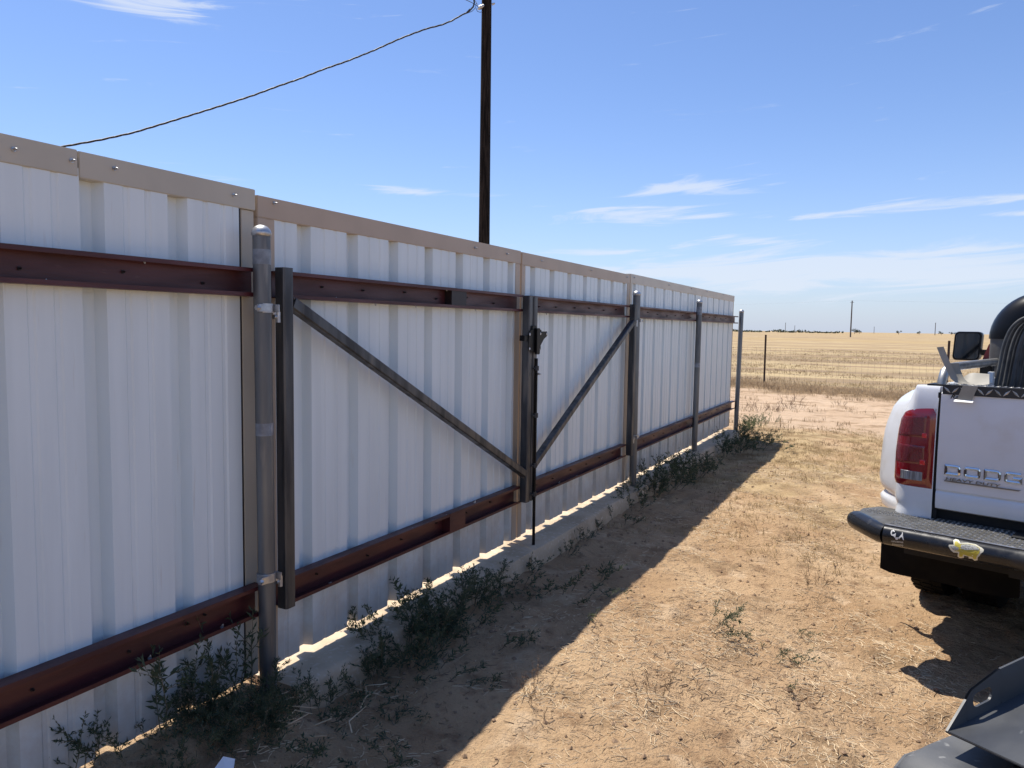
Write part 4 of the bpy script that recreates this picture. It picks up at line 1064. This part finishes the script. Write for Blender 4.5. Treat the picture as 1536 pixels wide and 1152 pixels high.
tpart('badge_bar', MB().prism([(q.x, -0.0035, q.z-0.016), (q.x+0.290, -0.0035, q.z-0.016), (q.x+0.300, -0.0035, q.z-0.0105), (q.x, -0.0035, q.z-0.0105)], (0, -0.0025, 0)), 'badge_grey', tg)
q = tp(1425, 597.5, 0)
tpart('decal_text', lay_text(text_mesh('Ram', 0.026, 0.35, 1.25, 0.0002), (q.x, -0.0020, q.z)), 'ink_dark', tg, fix=False)
# tail lights
def lens(t0, t1, z0, z1, off, nt_=14, nz=10, mirror=False, topcut=0.0):
    rows = []
    for j in range(nz+1):
        row = []
        for i in range(nt_+1):
            t = t0+(t1-t0)*i/nt_; k = (t-t0)/(t1-t0)
            zt = z1 - topcut*k*k; z = z0+(zt-z0)*j/nz
            ed = min(i, nt_-i, j*1.0, nz-j)
            row.append(side_pt(t, z, off if ed > 0 else off-0.007))
        rows.append(row)
    m = MB().grid(rows)
    if mirror: m.v = [(TW-x, y, z) for x, y, z in m.v]
    return m
for mi in (False, True):
    tl = tpart('tail_light', lens(0.004, 0.212, 0.737, 1.118, 0.007, mirror=mi, topcut=0.045, nz=14), 'lamp_red', smooth=True, angle=60)
    tpart('bezel', lens(0.001, 0.218, 0.728, 1.124, 0.002, mirror=mi, topcut=0.045, nz=14), 'truck_dark', tl, smooth=True, angle=60)
    tpart('lens_panel', lens(0.032, 0.196, 0.965, 1.094, 0.0075, mirror=mi, topcut=0.035), 'lamp_dark', tl, smooth=True)
    tpart('lens_panel', lens(0.032, 0.200, 0.838, 0.946, 0.0075, mirror=mi), 'lamp_dark', tl, smooth=True)
    tpart('reverse_lens', lens(0.040, 0.150, 0.765, 0.815, 0.0086, mirror=mi), 'lamp_clear', tl, smooth=True)
    tpart('reflector', lens(0.034, 0.062, 0.972, 1.004, 0.0100, 4, 4, mirror=mi), 'lamp_bright', tl, smooth=True)
    tpart('reflector', lens(0.034, 0.066, 0.842, 0.876, 0.0100, 4, 4, mirror=mi), 'lamp_bright', tl, smooth=True)
q = side_pt(0.72, 0.70)
tpart('marker_lamp', MB().lathe((q.x-0.004, q.y, 0.69), [(0.018, -0.012), (0.018, 0.0), (0.012, 0.006), (0.001, 0.008)], 12, 'x'), 'lamp_red', smooth=True)
# bumper: pipe face, mitred end, tread plate on top
BS, BZ, BR = -0.262, 0.548, 0.046
bp = tpart('bumper', MB().tube([(-0.125, BS, BZ), (TW+0.125, BS, BZ)], BR, 28), 'bumper_black', smooth=True, angle=50)
for sg in (1, -1):
    f_ = (lambda p: p) if sg == 1 else (lambda p: (TW-p[0], p[1], p[2]))
    pts_ = [(-0.120, BS, BZ), (-0.150, BS+0.012, BZ), (-0.265, BS+0.118, BZ+0.002), (-0.305, BS+0.155, BZ+0.003), (-0.322, BS+0.171, BZ+0.003), (-0.328, BS+0.177, BZ+0.003)]
    tpart('bumper_end', MB().tube([f_(p) for p in pts_], [BR*.995, BR*.995, BR*1.02, BR*1.0, BR*.85, BR*.45], 28), 'bumper_black', bp, smooth=True, angle=60)
ol = [(-0.13, BS-0.012), (-0.298, BS+0.140), (-0.31, -0.02), (-0.26, 0.09), (TW+0.26, 0.09), (TW+0.31, -0.02), (TW+0.298, BS+0.140), (TW+0.13, BS-0.012)]
pl = tpart('step_plate', MB().prism([(x, y, 0.588) for x, y in ol], (0, 0, 0.006)), 'tread_plate', bp, bev=0.0015)
tread('tread_bumps', ((-0.12, BS, 0.5945), (TW+0.24, 0, 0), (0, 0.30, 0), (0, 0, 1)), 84, 14, 0.011, 'tread_bump', pl, 0.003)
tread('tread_bumps', ((-0.29, -0.09, 0.5945), (0.17, 0, 0), (0, 0.10, 0), (0, 0, 1)), 8, 5, 0.011, 'tread_bump', pl, 0.003)
tpart('plate_edge', MB().tube([(-0.128, BS-0.010, 0.5955), (TW+0.128, BS-0.010, 0.5955)], 0.004, 6), 'tread_bump', pl)
# bumper stickers, curved round the pipe
def on_pipe(px, py, off=0.0008):
    """photograph pixel -> point on the pipe's rear face"""
    v = ray(px, py)
    o3 = Vector(((CAM-TG).dot(tr), (CAM-TG).dot(tf), CAM_H)); d3 = Vector((v.dot(tr), v.dot(tf), v.z))
    a = d3.y**2+d3.z**2; b = 2*(d3.y*(o3.y-BS)+d3.z*(o3.z-BZ)); c = (o3.y-BS)**2+(o3.z-BZ)**2-BR**2
    disc = max(0, b*b-4*a*c); t = (-b-math.sqrt(disc))/(2*a); p = o3+d3*t
    n = Vector((0, p.y-BS, p.z-BZ)).normalized(); return p, n
def sticker(name, outline, mat, off, parent):
    import bmesh
    pts_ = [on_pipe(*p) for p in outline]; P0 = [p for p, n in pts_]
    # triangulate in (x, arc) space and subdivide along the curve
    ang_ = [(p.x, math.atan2(p.z-BZ, -(p.y-BS))*BR) for p in P0]
    bm = bmesh.new(); vs = [bm.verts.new((a, b, 0)) for a, b in ang_]; bm.faces.new(vs)
    bmesh.ops.triangulate(bm, faces=bm.faces[:]); bmesh.ops.subdivide_edges(bm, edges=bm.edges[:], cuts=2, use_grid_fill=True)
    m = MB(); bm.verts.index_update()
    vv = []
    for v in bm.verts:
        t = v.co.y/BR; vv.append((v.co.x, BS-(BR+off)*math.cos(t), BZ+(BR+off)*math.sin(t)))
    m.add(vv, [tuple(x.index for x in f.verts) for f in bm.faces]); bm.free()
    return tpart(name, m, mat, parent)
K = 200/1536
S_ = lambda pts_: [(1290+x*K, 780+y*K) for x, y in pts_]
pig = [(1020,300),(1025,285),(1080,285),(1075,235),(1100,220),(1135,230),(1155,262),(1240,262),(1330,280),(1380,308),(1405,320),(1428,342),(1420,368),(1392,385),(1380,410),(1355,430),(1355,462),(1320,468),(1295,445),(1255,440),(1250,420),(1200,410),(1195,435),(1150,438),(1125,420),(1130,378),(1075,372),(1045,345)]
st = sticker('pig_sticker', S_(pig), 'sticker_cream', 0.0008, bp)
sticker('pig_body', S_([(1040,305),(1090,300),(1095,250),(1120,245),(1150,280),(1240,275),(1330,292),(1380,325),(1378,375),(1345,420),(1340,448),(1310,448),(1298,425),(1250,415),(1190,395),(1180,420),(1145,420),(1145,365),(1085,355)]), 'sticker_yellow', 0.0014, st)
sticker('pig_back', S_([(1165,285),(1240,280),(1330,297),(1375,330),(1370,350),(1300,345),(1220,345),(1160,330)]), 'sticker_grey', 0.0020, st)
sticker('pig_snout', S_([(1040,305),(1095,300),(1140,318),(1130,350),(1085,352)]), 'sticker_grey', 0.0020, st)
deer = [[(372,125),(385,112),(402,130),(398,140)], [(352,150),(362,120),(378,120),(366,160),(378,168),(400,160),(414,150),(412,190),(402,205),(385,185),(362,178)],
        [(440,205),(462,185),(484,160),(484,145),(494,145),(494,175),(508,232),(496,230),(484,195),(462,206),(452,222)], [(404,200),(444,200),(436,228),(412,228)],
        [(360,232),(502,246),(500,270),(362,258)], [(372,266),(502,280),(500,304),(374,290)]]
dk = sticker('antler_sticker', S_(deer[1]), 'sticker_white', 0.0010, bp)
for d_ in (deer[0], deer[2], deer[3]): sticker('antler_mark', S_(d_), 'sticker_white', 0.0010, dk)
for row in (4, 5):
    (xa, ya), (xb, yb), _, _ = deer[row]
    for k in range(9):
        u_ = xa+(xb-xa)*k/9; v_ = ya+(yb-ya)*k/9; wd = (xb-xa)/9*0.72
        sticker('antler_mark', S_([(u_, v_+2), (u_+wd, v_+3), (u_+wd, v_+22), (u_, v_+21)]), 'sticker_grey', 0.0010, dk)
# mud flaps, wheels, axle, frame
for sg in (0, 1):
    f_ = (lambda x: x) if not sg else (lambda x: TW-x)
    xa, xb = -0.335, 0.30
    rows = [[(f_(xa+(xb-xa)*i/12), 0.36+0.012*math.sin(i*0.9+j*0.5)+0.02*(j/6)**2, 0.53-(0.53-0.175-(0.006 if 0 < i < 12 else 0.016))*j/6) for i in range(13)] for j in range(7)]
    rw2 = [[(x, y+0.008, z) for x, y, z in r_] for r_ in rows]
    m = MB().grid(rows); m.grid([r_[::-1] for r_ in rw2]); m.grid([rows[-1], rw2[-1]]); m.grid([[r_[0] for r_ in rows], [r_[0] for r_ in rw2]]); m.grid([[r_[-1] for r_ in rows], [r_[-1] for r_ in rw2]])
    tpart('mud_flap', m, 'rubber_black', smooth=True)
def wheel(x, y, w, side):
    R1 = 0.395; zc = TZ+R1
    h = w/2
    ty = tpart('wheel', MB().lathe((x, y, zc), [(0.20, -h*.8), (0.22, -h), (0.33, -h*1.02), (0.375, -h*.86), (R1, -h*.7), (R1, h*.7), (0.375, h*.86), (0.33, h*1.02), (0.22, h), (0.20, h*.8)], 40, 'x'), 'rubber_black', smooth=True)
    m = MB()
    for k in range(44):
        t = 2*math.pi*k/44
        for q_ in (-.5, 0, .5):
            t2 = t+(q_*0.07); c = Vector((x+q_*w*.55, y+math.cos(t2)*R1, zc+math.sin(t2)*R1)); tg_ = Vector((0, -math.sin(t2), math.cos(t2)))
            m.bar(c-tg_*0.017, c+tg_*0.017, w*0.22, 0.008, (0, math.cos(t2), math.sin(t2)))
    tpart('tread', m, 'rubber_black', ty, stuff=True)
    tpart('rim', MB().lathe((x, y, zc), [(0.205, -h*.7), (0.19, -h*.6), (0.12, -h*.1*side-0.02), (0.05, 0.0), (0.12, h*.1*side+0.02), (0.19, h*.6), (0.205, h*.7)], 28, 'x'), 'galvanised', ty, smooth=True)
for x in (-0.215, 0.045): wheel(x, 1.10, 0.21, -1); wheel(TW-x, 1.10, 0.21, 1)
wheel(0.0, 4.95, 0.24, -1); wheel(TW, 4.95, 0.24, 1)
tpart('axle', MB().tube([(0.0, 1.10, TZ+.395), (TW, 1.10, TZ+.395)], 0.05, 12).lathe((TW/2, 1.10, TZ+.395), [(0.001,-.17),(0.12,-.12),(0.17,0),(0.12,.12),(0.001,.17)], 16), 'truck_dark', smooth=True)
tpart('frame_rail', MB().box(0.33, 0.43, -0.10, 5.6, 0.42, 0.60), 'truck_dark'); tpart('frame_rail', MB().box(TW-.43, TW-.33, -0.10, 5.6, 0.42, 0.60), 'truck_dark')
tpart('underbody_blocker', MB().box(-0.05, TW+0.05, 0.40, 0.62, 0.36, 0.74).box(0.20, TW-0.20, 0.62, 1.6, 0.44, 0.735).box(-0.12, TW+0.12, 1.62, 4.4, 0.36, 0.735), 'truck_dark')  # dark boxes added to block light from the space under the truck
tpart('hitch', MB().box(TW/2-.05, TW/2+.05, -0.30, 0.3, 0.34, 0.44).box(0.40, TW-.40, -0.02, 0.10, 0.36, 0.46), 'truck_dark', bev=0.004)
m = MB()
for sx in (-0.30, TW+0.02):
    m.grid([[(sx, 1.1+0.47*math.cos(t), 0.33+0.47*math.sin(t)), (sx+0.28, 1.1+0.47*math.cos(t), 0.33+0.47*math.sin(t))] for t in np.linspace(0, math.pi, 15)])
tpart('wheel_well', m, 'truck_dark', smooth=True, fix=False)
# cab, doors, bonnet
cs = [(-.02, .50), (-.155, .58), (-.175, .80), (-.165, 1.10), (-.145, 1.28), (-.07, 1.62), (-.01, 1.84), (.06, 1.90), (.20, 1.925)]
def cab_sec(y, top=1.0, narrow=0.0):
    out = [(x+narrow, y, 0.5+(z-.5)*(1 if z < 1.28 else 1)) for x, z in cs]
    out = [(x, yy, min(z, top)) for x, yy, z in out]
    return out + [(TW-x, yy, z) for x, yy, z in out[::-1]]
rows = [cab_sec(2.70, 1.86, .05), cab_sec(2.74, 1.90, .015), cab_sec(2.85, 1.93), cab_sec(4.1, 1.93), cab_sec(4.25, 1.88), cab_sec(4.75, 1.30), cab_sec(5.0, 1.27), cab_sec(5.85, 1.22), cab_sec(6.0, 1.12, .06)]
m = MB().grid(rows); n0 = len(rows[0]); m.f += [tuple(range(n0)), tuple((len(rows)-1)*n0+k for k in range(n0))]
cab = tpart('cab', m, 'truck_white', smooth=True, angle=40)
tpart('rear_window', MB().box(0.22, TW-.22, 2.683, 2.70, 1.36, 1.76), 'window_glass', cab, bev=0.006)
for f_ in ((lambda x: x), (lambda x: TW-x)):
    tpart('side_window', MB().prism([(f_(-0.148), 2.92, 1.30), (f_(-0.148), 4.30, 1.30), (f_(-0.062), 4.08, 1.68), (f_(-0.062), 2.98, 1.68)], (f_(-0.004)-f_(0), 0, 0)), 'window_glass', cab)
tpart('windscreen', MB().prism([(0.10, 4.30, 1.84), (TW-.10, 4.30, 1.84), (TW-.02, 4.76, 1.33), (0.02, 4.76, 1.33)], (0, 0.012, 0.010)), 'window_glass', cab)
# towing mirror
def mir(x, y): return tp(x, y, 3.45)
a, b = mir(1431, 497), mir(1470, 541.5)
w_, h_ = b.x-a.x, a.z-b.z; cx_, cz_ = (a.x+b.x)/2, (a.z+b.z)/2
def rrect(cx, cz, w, h, r, y, k=5, sh=0.05):
    out = []
    for qx, qz, a0 in ((1,1,0), (-1,1,90), (-1,-1,180), (1,-1,270)):
        for j in range(k+1):
            t = R_(a0+90*j/k); z = qz*(h/2-r)+r*math.sin(t); out.append((cx+qx*(w/2-r)+r*math.cos(t)+sh*z, y, cz+z))
    return out
mm = MB()
secs = [rrect(cx_, cz_, w_*.97, h_*.97, 0.035, 3.45), rrect(cx_, cz_, w_, h_, 0.035, 3.462), rrect(cx_, cz_, w_*.98, h_*.98, 0.035, 3.53), rrect(cx_, cz_, w_*.80, h_*.86, 0.03, 3.60)]
for s_ in secs: mm.v += s_
n_ = len(secs[0])
mm.f = [(i*n_+j, i*n_+(j+1) % n_, (i+1)*n_+(j+1) % n_, (i+1)*n_+j) for i in range(3) for j in range(n_)] + [tuple(range(n_-1,-1,-1)), tuple(3*n_+j for j in range(n_))]
mo = tpart('wing_mirror', mm, 'gloss_black', smooth=True, angle=45)
tpart('mirror_glass', MB().prism(rrect(cx_, cz_, w_*.86, h_*.88, 0.03, 3.4485), (0, -0.002, 0)), 'mirror_glass', mo)
tpart('spotter_glass', MB().prism(rrect(cx_-0.025, cz_-h_*.27, w_*.52, h_*.30, 0.015, 3.446), (0, -0.002, 0)), 'mirror_glass', mo)
tpart('mirror_arm', MB().bar((cx_+w_*.2, 3.56, cz_-0.055), (-0.12, 3.66, cz_-0.05), 0.06, 0.05, (0,0,1)), 'truck_dark', mo)
# bed pipe rail with stanchions
base = tp(1413, 575, 0.13); topz = tp(1425, 551, 0.25).z
pathr = [(base.x, .13, 1.222), (base.x, .135, topz-0.06), (base.x+.003, .155, topz-.02), (base.x+.008, .20, topz), (base.x+.015, .35, topz+.004), (base.x+.03, 2.3, topz+.012)]
rl = tpart('bed_rail', MB().tube(pathr, 0.0215, 14), 'alu_pipe', smooth=True, angle=70)
tpart('base_plate', MB().box(base.x-.05, base.x+.065, .07, .20, 1.222, 1.229), 'black_paint', rl, bev=0.002)
for s_ in (0.95, 1.65, 2.25): tpart('stanchion', MB().box(base.x-.01, base.x+.05, s_-.03, s_+.03, 1.2225, topz-.012), 'black_paint', rl, bev=0.003)

# ------------------------------------------------------------------ load in the bed (things of their own, in truck coordinates)
TM = Matrix.Translation((TG.x, TG.y, 0)) @ Matrix.Rotation(-PHI, 4, 'Z')
def load(name, label, cat, parts, group=None):
    """parts: (name, MB in truck coordinates, material, smooth)"""
    t = thing(name, label, cat, (TG.x, TG.y, 0), -PHI, group); ORG[t.name] = Vector((0, 0, 0))
    for nm, m, mt, sm in parts: part(nm, m, mt, t, smooth=sm, angle=60)
    return t
# large stack with a black elbow
e0 = tp(1485, 507, 1.25); rS = 0.115; cxs = e0.x+rS
el_ = []
RB = 0.155
for k in range(13):
    t = R_(90*k/12); el_.append((cxs+RB-RB*math.cos(t), 1.25, e0.z+RB*math.sin(t)))
el_.append((cxs+RB+0.35, 1.25, e0.z+RB))
load('exhaust_stack', 'fat grey upright pipe topped by a glossy black elbow in the truck bed', 'pipe',
     [('upright_pipe', MB().tube([(cxs, 1.25, 0.78), (cxs, 1.25, e0.z-0.004)], rS*.97, 28), 'stack_grey', True),
      ('elbow', MB().tube([(cxs, 1.25, e0.z-0.004)]+el_, rS*1.04, 28), 'gloss_black', True)])
# hanging welding leads
mbs = []
r = random.Random(4)
for k in range(13):
    sh = k*6.2+r.uniform(-1.5, 1.5); s0 = 0.52+0.035*(k % 4)
    pxs = [(1493+sh*0.9, 590), (1495+sh, 575), (1500+sh, 548), (1506+sh, 520), (1515+sh*1.03, 497-0.2*k), (1527+sh*1.05, 483-0.3*k), (1542+sh*1.1, 476-0.3*k), (1560+sh*1.1, 480), (1572+sh*1.1, 500), (1578+sh*1.1, 540), (1580+sh*1.1, 590)]
    cp = [tp(x, y, s0) for x, y in pxs]
    # smooth with a Catmull-Rom pass
    sm_ = []
    for i in range(len(cp)-1):
        p0, p1, p2, p3 = cp[max(i-1,0)], cp[i], cp[i+1], cp[min(i+2, len(cp)-1)]
        for j in range(5):
            t = j/5; sm_.append(0.5*((2*p1)+(p2-p0)*t+(2*p0-5*p1+4*p2-p3)*t*t+(3*p1-p0-3*p2+p3)*t**3))
    sm_.append(cp[-1])
    mbs.append(('lead_loop', MB().tube(sm_, 0.0095 if k % 3 else 0.008, 10), 'lead_rubber', True))
mbs.append(('hook', MB().tube([tp(1530, 486, 0.60)+Vector((0, .05, 0)), tp(1600, 490, 0.60)+Vector((0, .05, 0))], 0.02, 10), 'stack_grey', True))
mbs.append(('hook_post', MB().tube([tp(1592, 490, 0.68), (tp(1592, 490, 0.68).x, .68, .78)], 0.03, 10), 'stack_grey', True))
load('welding_leads', 'coil of dark rubber welding leads hanging over the tailgate', 'cable coil', mbs)
# red bracket plate behind the stack
q = [tp(x, y, 2.2) for x, y in ((1473, 541), (1476, 533), (1483, 517), (1487, 514), (1492, 518), (1492, 541))]
load('steel_bracket', 'dark red steel bracket plate with rounded top behind the upright pipe', 'bracket', [('plate', MB().prism(q, (0, 0.02, 0)), 'red_bracket', False), ('foot', MB().box(q[0].x, q[0].x+.12, 2.15, 2.28, 0.78, q[0].z+.004), 'truck_dark', False)])
# bent trim offcuts on the tailgate
s1 = 0.06
st1 = [tp(1405, 521, s1), tp(1409, 531, s1), tp(1414, 543, s1), tp(1420, 556, s1), tp(1426, 568, s1), tp(1433, 573.5, s1), tp(1444, 575.5, s1)]
wv = Vector((0.026, 0.012, 0.004))
o1 = MB().sheet(st1, wv, 0.0012)
fold = MB().sheet([tp(1421, 545, s1+.05), tp(1424, 556, s1+.05), tp(1429, 568, s1+.04), tp(1435, 574, s1+.03)], Vector((0.045, 0.01, 0.003)), 0.0012)
load('trim_offcut', 'curled cream sheet-metal strip sticking up from the tailgate top', 'offcut', [('strip', o1, 'offcut_cream', True), ('fold', fold, 'offcut_cream', True)])
cr2 = MB()
rows = []
for i in range(9):
    u_ = i/8; xa = 1436+(1484-1436)*u_; yb_ = 576+3*math.sin(u_*3.1); ya_ = 574-17*math.sin(min(1, u_*1.9)*math.pi/2)+4*u_
    rows.append([tp(xa, yb_+(ya_-yb_)*j/5, 0.10+0.10*j/5) for j in range(6)])
cr2.grid(rows); cr2.grid([[p+Vector((0, .002, -.001)) for p in r_] for r_ in rows])
hang = MB().sheet([tp(1455, 579, -0.001)+Vector((0, -.010, 0)), tp(1450.5, 589, 0)+Vector((0, -.011, 0)), tp(1446, 600, 0)+Vector((0, -.012, 0))], Vector((0.060, 0, 0)), 0.0012)
hang.v = [(x-0.026, y, z) for x, y, z in hang.v]
tipm = MB().sheet([tp(1446, 600, 0)+Vector((-.034, -.012, 0)), tp(1445, 602.8, 0)+Vector((-.034, -.026, 0))], Vector((0.076, 0, 0)), 0.0012)
load('trim_offcut', 'wide curved cream flashing piece with a white-tipped tongue hanging over the tailgate', 'offcut', [('curl', cr2, 'offcut_cream', True), ('tongue', hang, 'offcut_cream', True), ('tip', tipm, 'offcut_white', True)])
bx_ = tp(1481, 560, 0.5)
load('white_box', 'small off-white block standing against the foot of the upright pipe', 'box', [('block', MB().box(bx_.x+.006, bx_.x+.028, .48, .52, bx_.z-.045, bx_.z+.008), 'offcut_white', False)])

# ------------------------------------------------------------------ small four-wheel vehicle: rear corner with rack plate (local frame x right, y forward)
QH = R_(-30)
QO = Vector((0.092, 1.405, 0))
quad = thing('quad_bike', 'dark scuffed plastic fender and black slotted rack plate of a small four-wheeler behind the truck', 'quad bike', (QO.x, QO.y, -0.08), QH)
ORG[quad.name] = Vector((0, 0, -0.08))
qe2 = Vector((math.cos(QH), math.sin(QH), 0)); qe1 = Vector((-math.sin(QH), math.cos(QH), 0))
def qp(x, y, z):
    p = gpx(x, y, z)-QO; return Vector((p.dot(qe2), p.dot(qe1), z))
def qpart(name, mb, mat, parent=None, **kw): return part(name, mb, mat, parent or quad, world=True, **kw)
ZP = 0.80
# fender: swept from a crowned top down over the wheel
rows = []
yy = [-0.16, -0.13, -0.10, -0.07, -0.045, -0.02, 0.02, 0.08, 0.16, 0.28, 0.42, 0.58, 0.72, 0.80]
for y in yy:
    out = -0.045 + 0.020*sstep(0.0, 0.25, y) + (0.05*(1-sstep(-0.16, -0.06, y)))
    dz_ = -0.20*(1-sstep(-0.17, -0.03, y))**1.6 - 0.11*sstep(0.35, 0.8, y)
    row = []
    for k in range(12):
        t = k/11
        if t < .55: x = 0.34-(0.34-(out+0.028))*t/.55; z = ZP-0.028-0.010*(t/.55)**2
        else:
            a_ = (t-.55)/.45*math.pi*0.55; x = out+0.028-0.030*math.sin(min(a_, math.pi/2)) - 0.006*sstep(.85, 1, t); z = ZP-0.038-0.030*(1-math.cos(min(a_, math.pi/2))) - (0.05*max(0, a_-math.pi/2))
        row.append((x, y, z+dz_))
    rows.append(row)
def fender(mirror):
    m = MB().grid(rows); m.grid([[(x+0.003, y, z-0.006) for x, y, z in r_] for r_ in rows])
    if mirror: m.v = [(0.86-x, y, z) for x, y, z in m.v]
    return m
for mi in (False, True): fd = qpart('fender', fender(mi), 'fender_plastic', smooth=True, angle=60)
m = MB().tube([(0.0-0.030, -0.115, ZP-0.115), (-0.038, -0.07, ZP-0.062), (-0.052, -0.02, ZP-0.066), (-0.040, 0.10, ZP-0.068), (-0.034, 0.4, ZP-0.075)], 0.006, 8)
qpart('fender_lip', m, 'fender_plastic', fd, smooth=True)
# rack plate: flat bed plus upturned slotted side
rk = qpart('rack_plate', MB().prism([(0.0, 0.0, ZP), (0.86, 0.0, ZP), (0.86, 0.62, ZP), (0.0, 0.62, ZP)], (0, 0, 0.004)), 'rack_black', bev=0.001)
hw = 0.062
sl0, sl1, sz0, sz1 = 0.085, 0.150, 0.016, 0.040
def side_wall(x, th):
    # outline strips round a rounded slot, leaning outwards a little
    lean_ = -0.10
    P = lambda y, z: (x+lean_*z, y, ZP+0.004+z)
    m = MB()
    def top(y): return hw*min(1.0, max(0.0, y/0.105))
    n = 8; hole = []
    for (cy, a0) in ((sl1-0.012, -90), (sl0+0.012, 90)):
        for k in range(n+1):
            a_ = R_(a0+180*k/n); hole.append((cy+0.012*math.cos(a_), (sz0+sz1)/2+0.012*math.sin(a_)))
    outer = []
    cy, cz = (sl0+sl1)/2, (sz0+sz1)/2
    for (hy, hz) in hole:
        # project outwards to the rectangle 0.065..0.18 x 0..top
        dy, dzv = hy-cy, hz-cz
        best = 9
        y0_, y1_ = 0.062, 0.185
        if dy > 1e-6: best = min(best, (y1_-cy)/dy)
        if dy < -1e-6: best = min(best, (y0_-cy)/dy)
        if dzv < -1e-6: best = min(best, (0-cz)/dzv)
        if dzv > 1e-6:
            for it in range(60):
                tt = 1+it*0.06
                if cz+dzv*tt >= top(cy+dy*tt): best = min(best, tt); break
        outer.append((cy+dy*best, cz+dzv*best))
    N_ = len(hole)
    vs = [P(*h) for h in hole]+[P(*o_) for o_ in outer]
    vs += [(a+th, b, c) for a, b, c in vs]
    M2 = 2*N_
    fs = []
    for k in range(N_):
        j = (k+1) % N_
        fs += [(k, j, N_+j, N_+k), (M2+k, M2+N_+k, M2+N_+j, M2+j), (k, M2+k, M2+j, j)]
    m.add(vs, fs)
    # triangle toe and the long run
    for poly in ([(0.0, 0.0), (0.0635, 0.0), (0.0635, top(0.062))], [(0.1835, 0.0), (0.62, 0.0), (0.62, hw), (0.1835, hw)]):
        m.prism([P(*p) for p in poly], (th, 0, 0))
    return m
qpart('rack_side', side_wall(0.0, 0.004), 'rack_black', rk)
qpart('rack_side', side_wall(0.86, 0.004), 'rack_black', rk)
qpart('rack_bracket', MB().bar((0.10, 0.02, ZP-0.02), (0.76, 0.02, ZP-0.02), 0.02, 0.025).bar((0.10, 0.5, ZP-0.02), (0.76, 0.5, ZP-0.02), 0.02, 0.025), 'black_paint', rk)
# body, seat, bars, wheels (mostly outside the frame)
qpart('body', MB().box(0.28, 0.58, -0.02, 1.35, 0.30, 0.70), 'fender_plastic', bev=0.05)
qpart('seat', MB().box(0.28, 0.58, 0.64, 1.10, 0.70, 0.86), 'rubber_black', bev=0.045)
qpart('handlebar', MB().tube([(0.05, 1.12, 1.02), (0.2, 1.18, 1.06), (0.43, 1.22, 0.98), (0.66, 1.18, 1.06), (0.81, 1.12, 1.02)], 0.014, 10).tube([(0.43, 1.22, .98), (0.43, 1.30, .7)], 0.02, 10), 'black_paint', smooth=True)
for x in (0.07, 0.79):
    for y in (0.12, 1.30):
        R1 = 0.27; zc = -0.08+R1
        wq = qpart('wheel', MB().lathe((x, y, zc), [(0.13, -.09), (0.20, -.10), (0.255, -.08), (R1, -.05), (R1, .05), (0.255, .08), (0.20, .10), (0.13, .09)], 28, 'x'), 'rubber_black', smooth=True)
        qpart('rim', MB().lathe((x, y, zc), [(0.13, -.075), (0.06, -.03), (0.03, 0), (0.06, .03), (0.13, .075)], 20, 'x'), 'galvanised', wq, smooth=True)
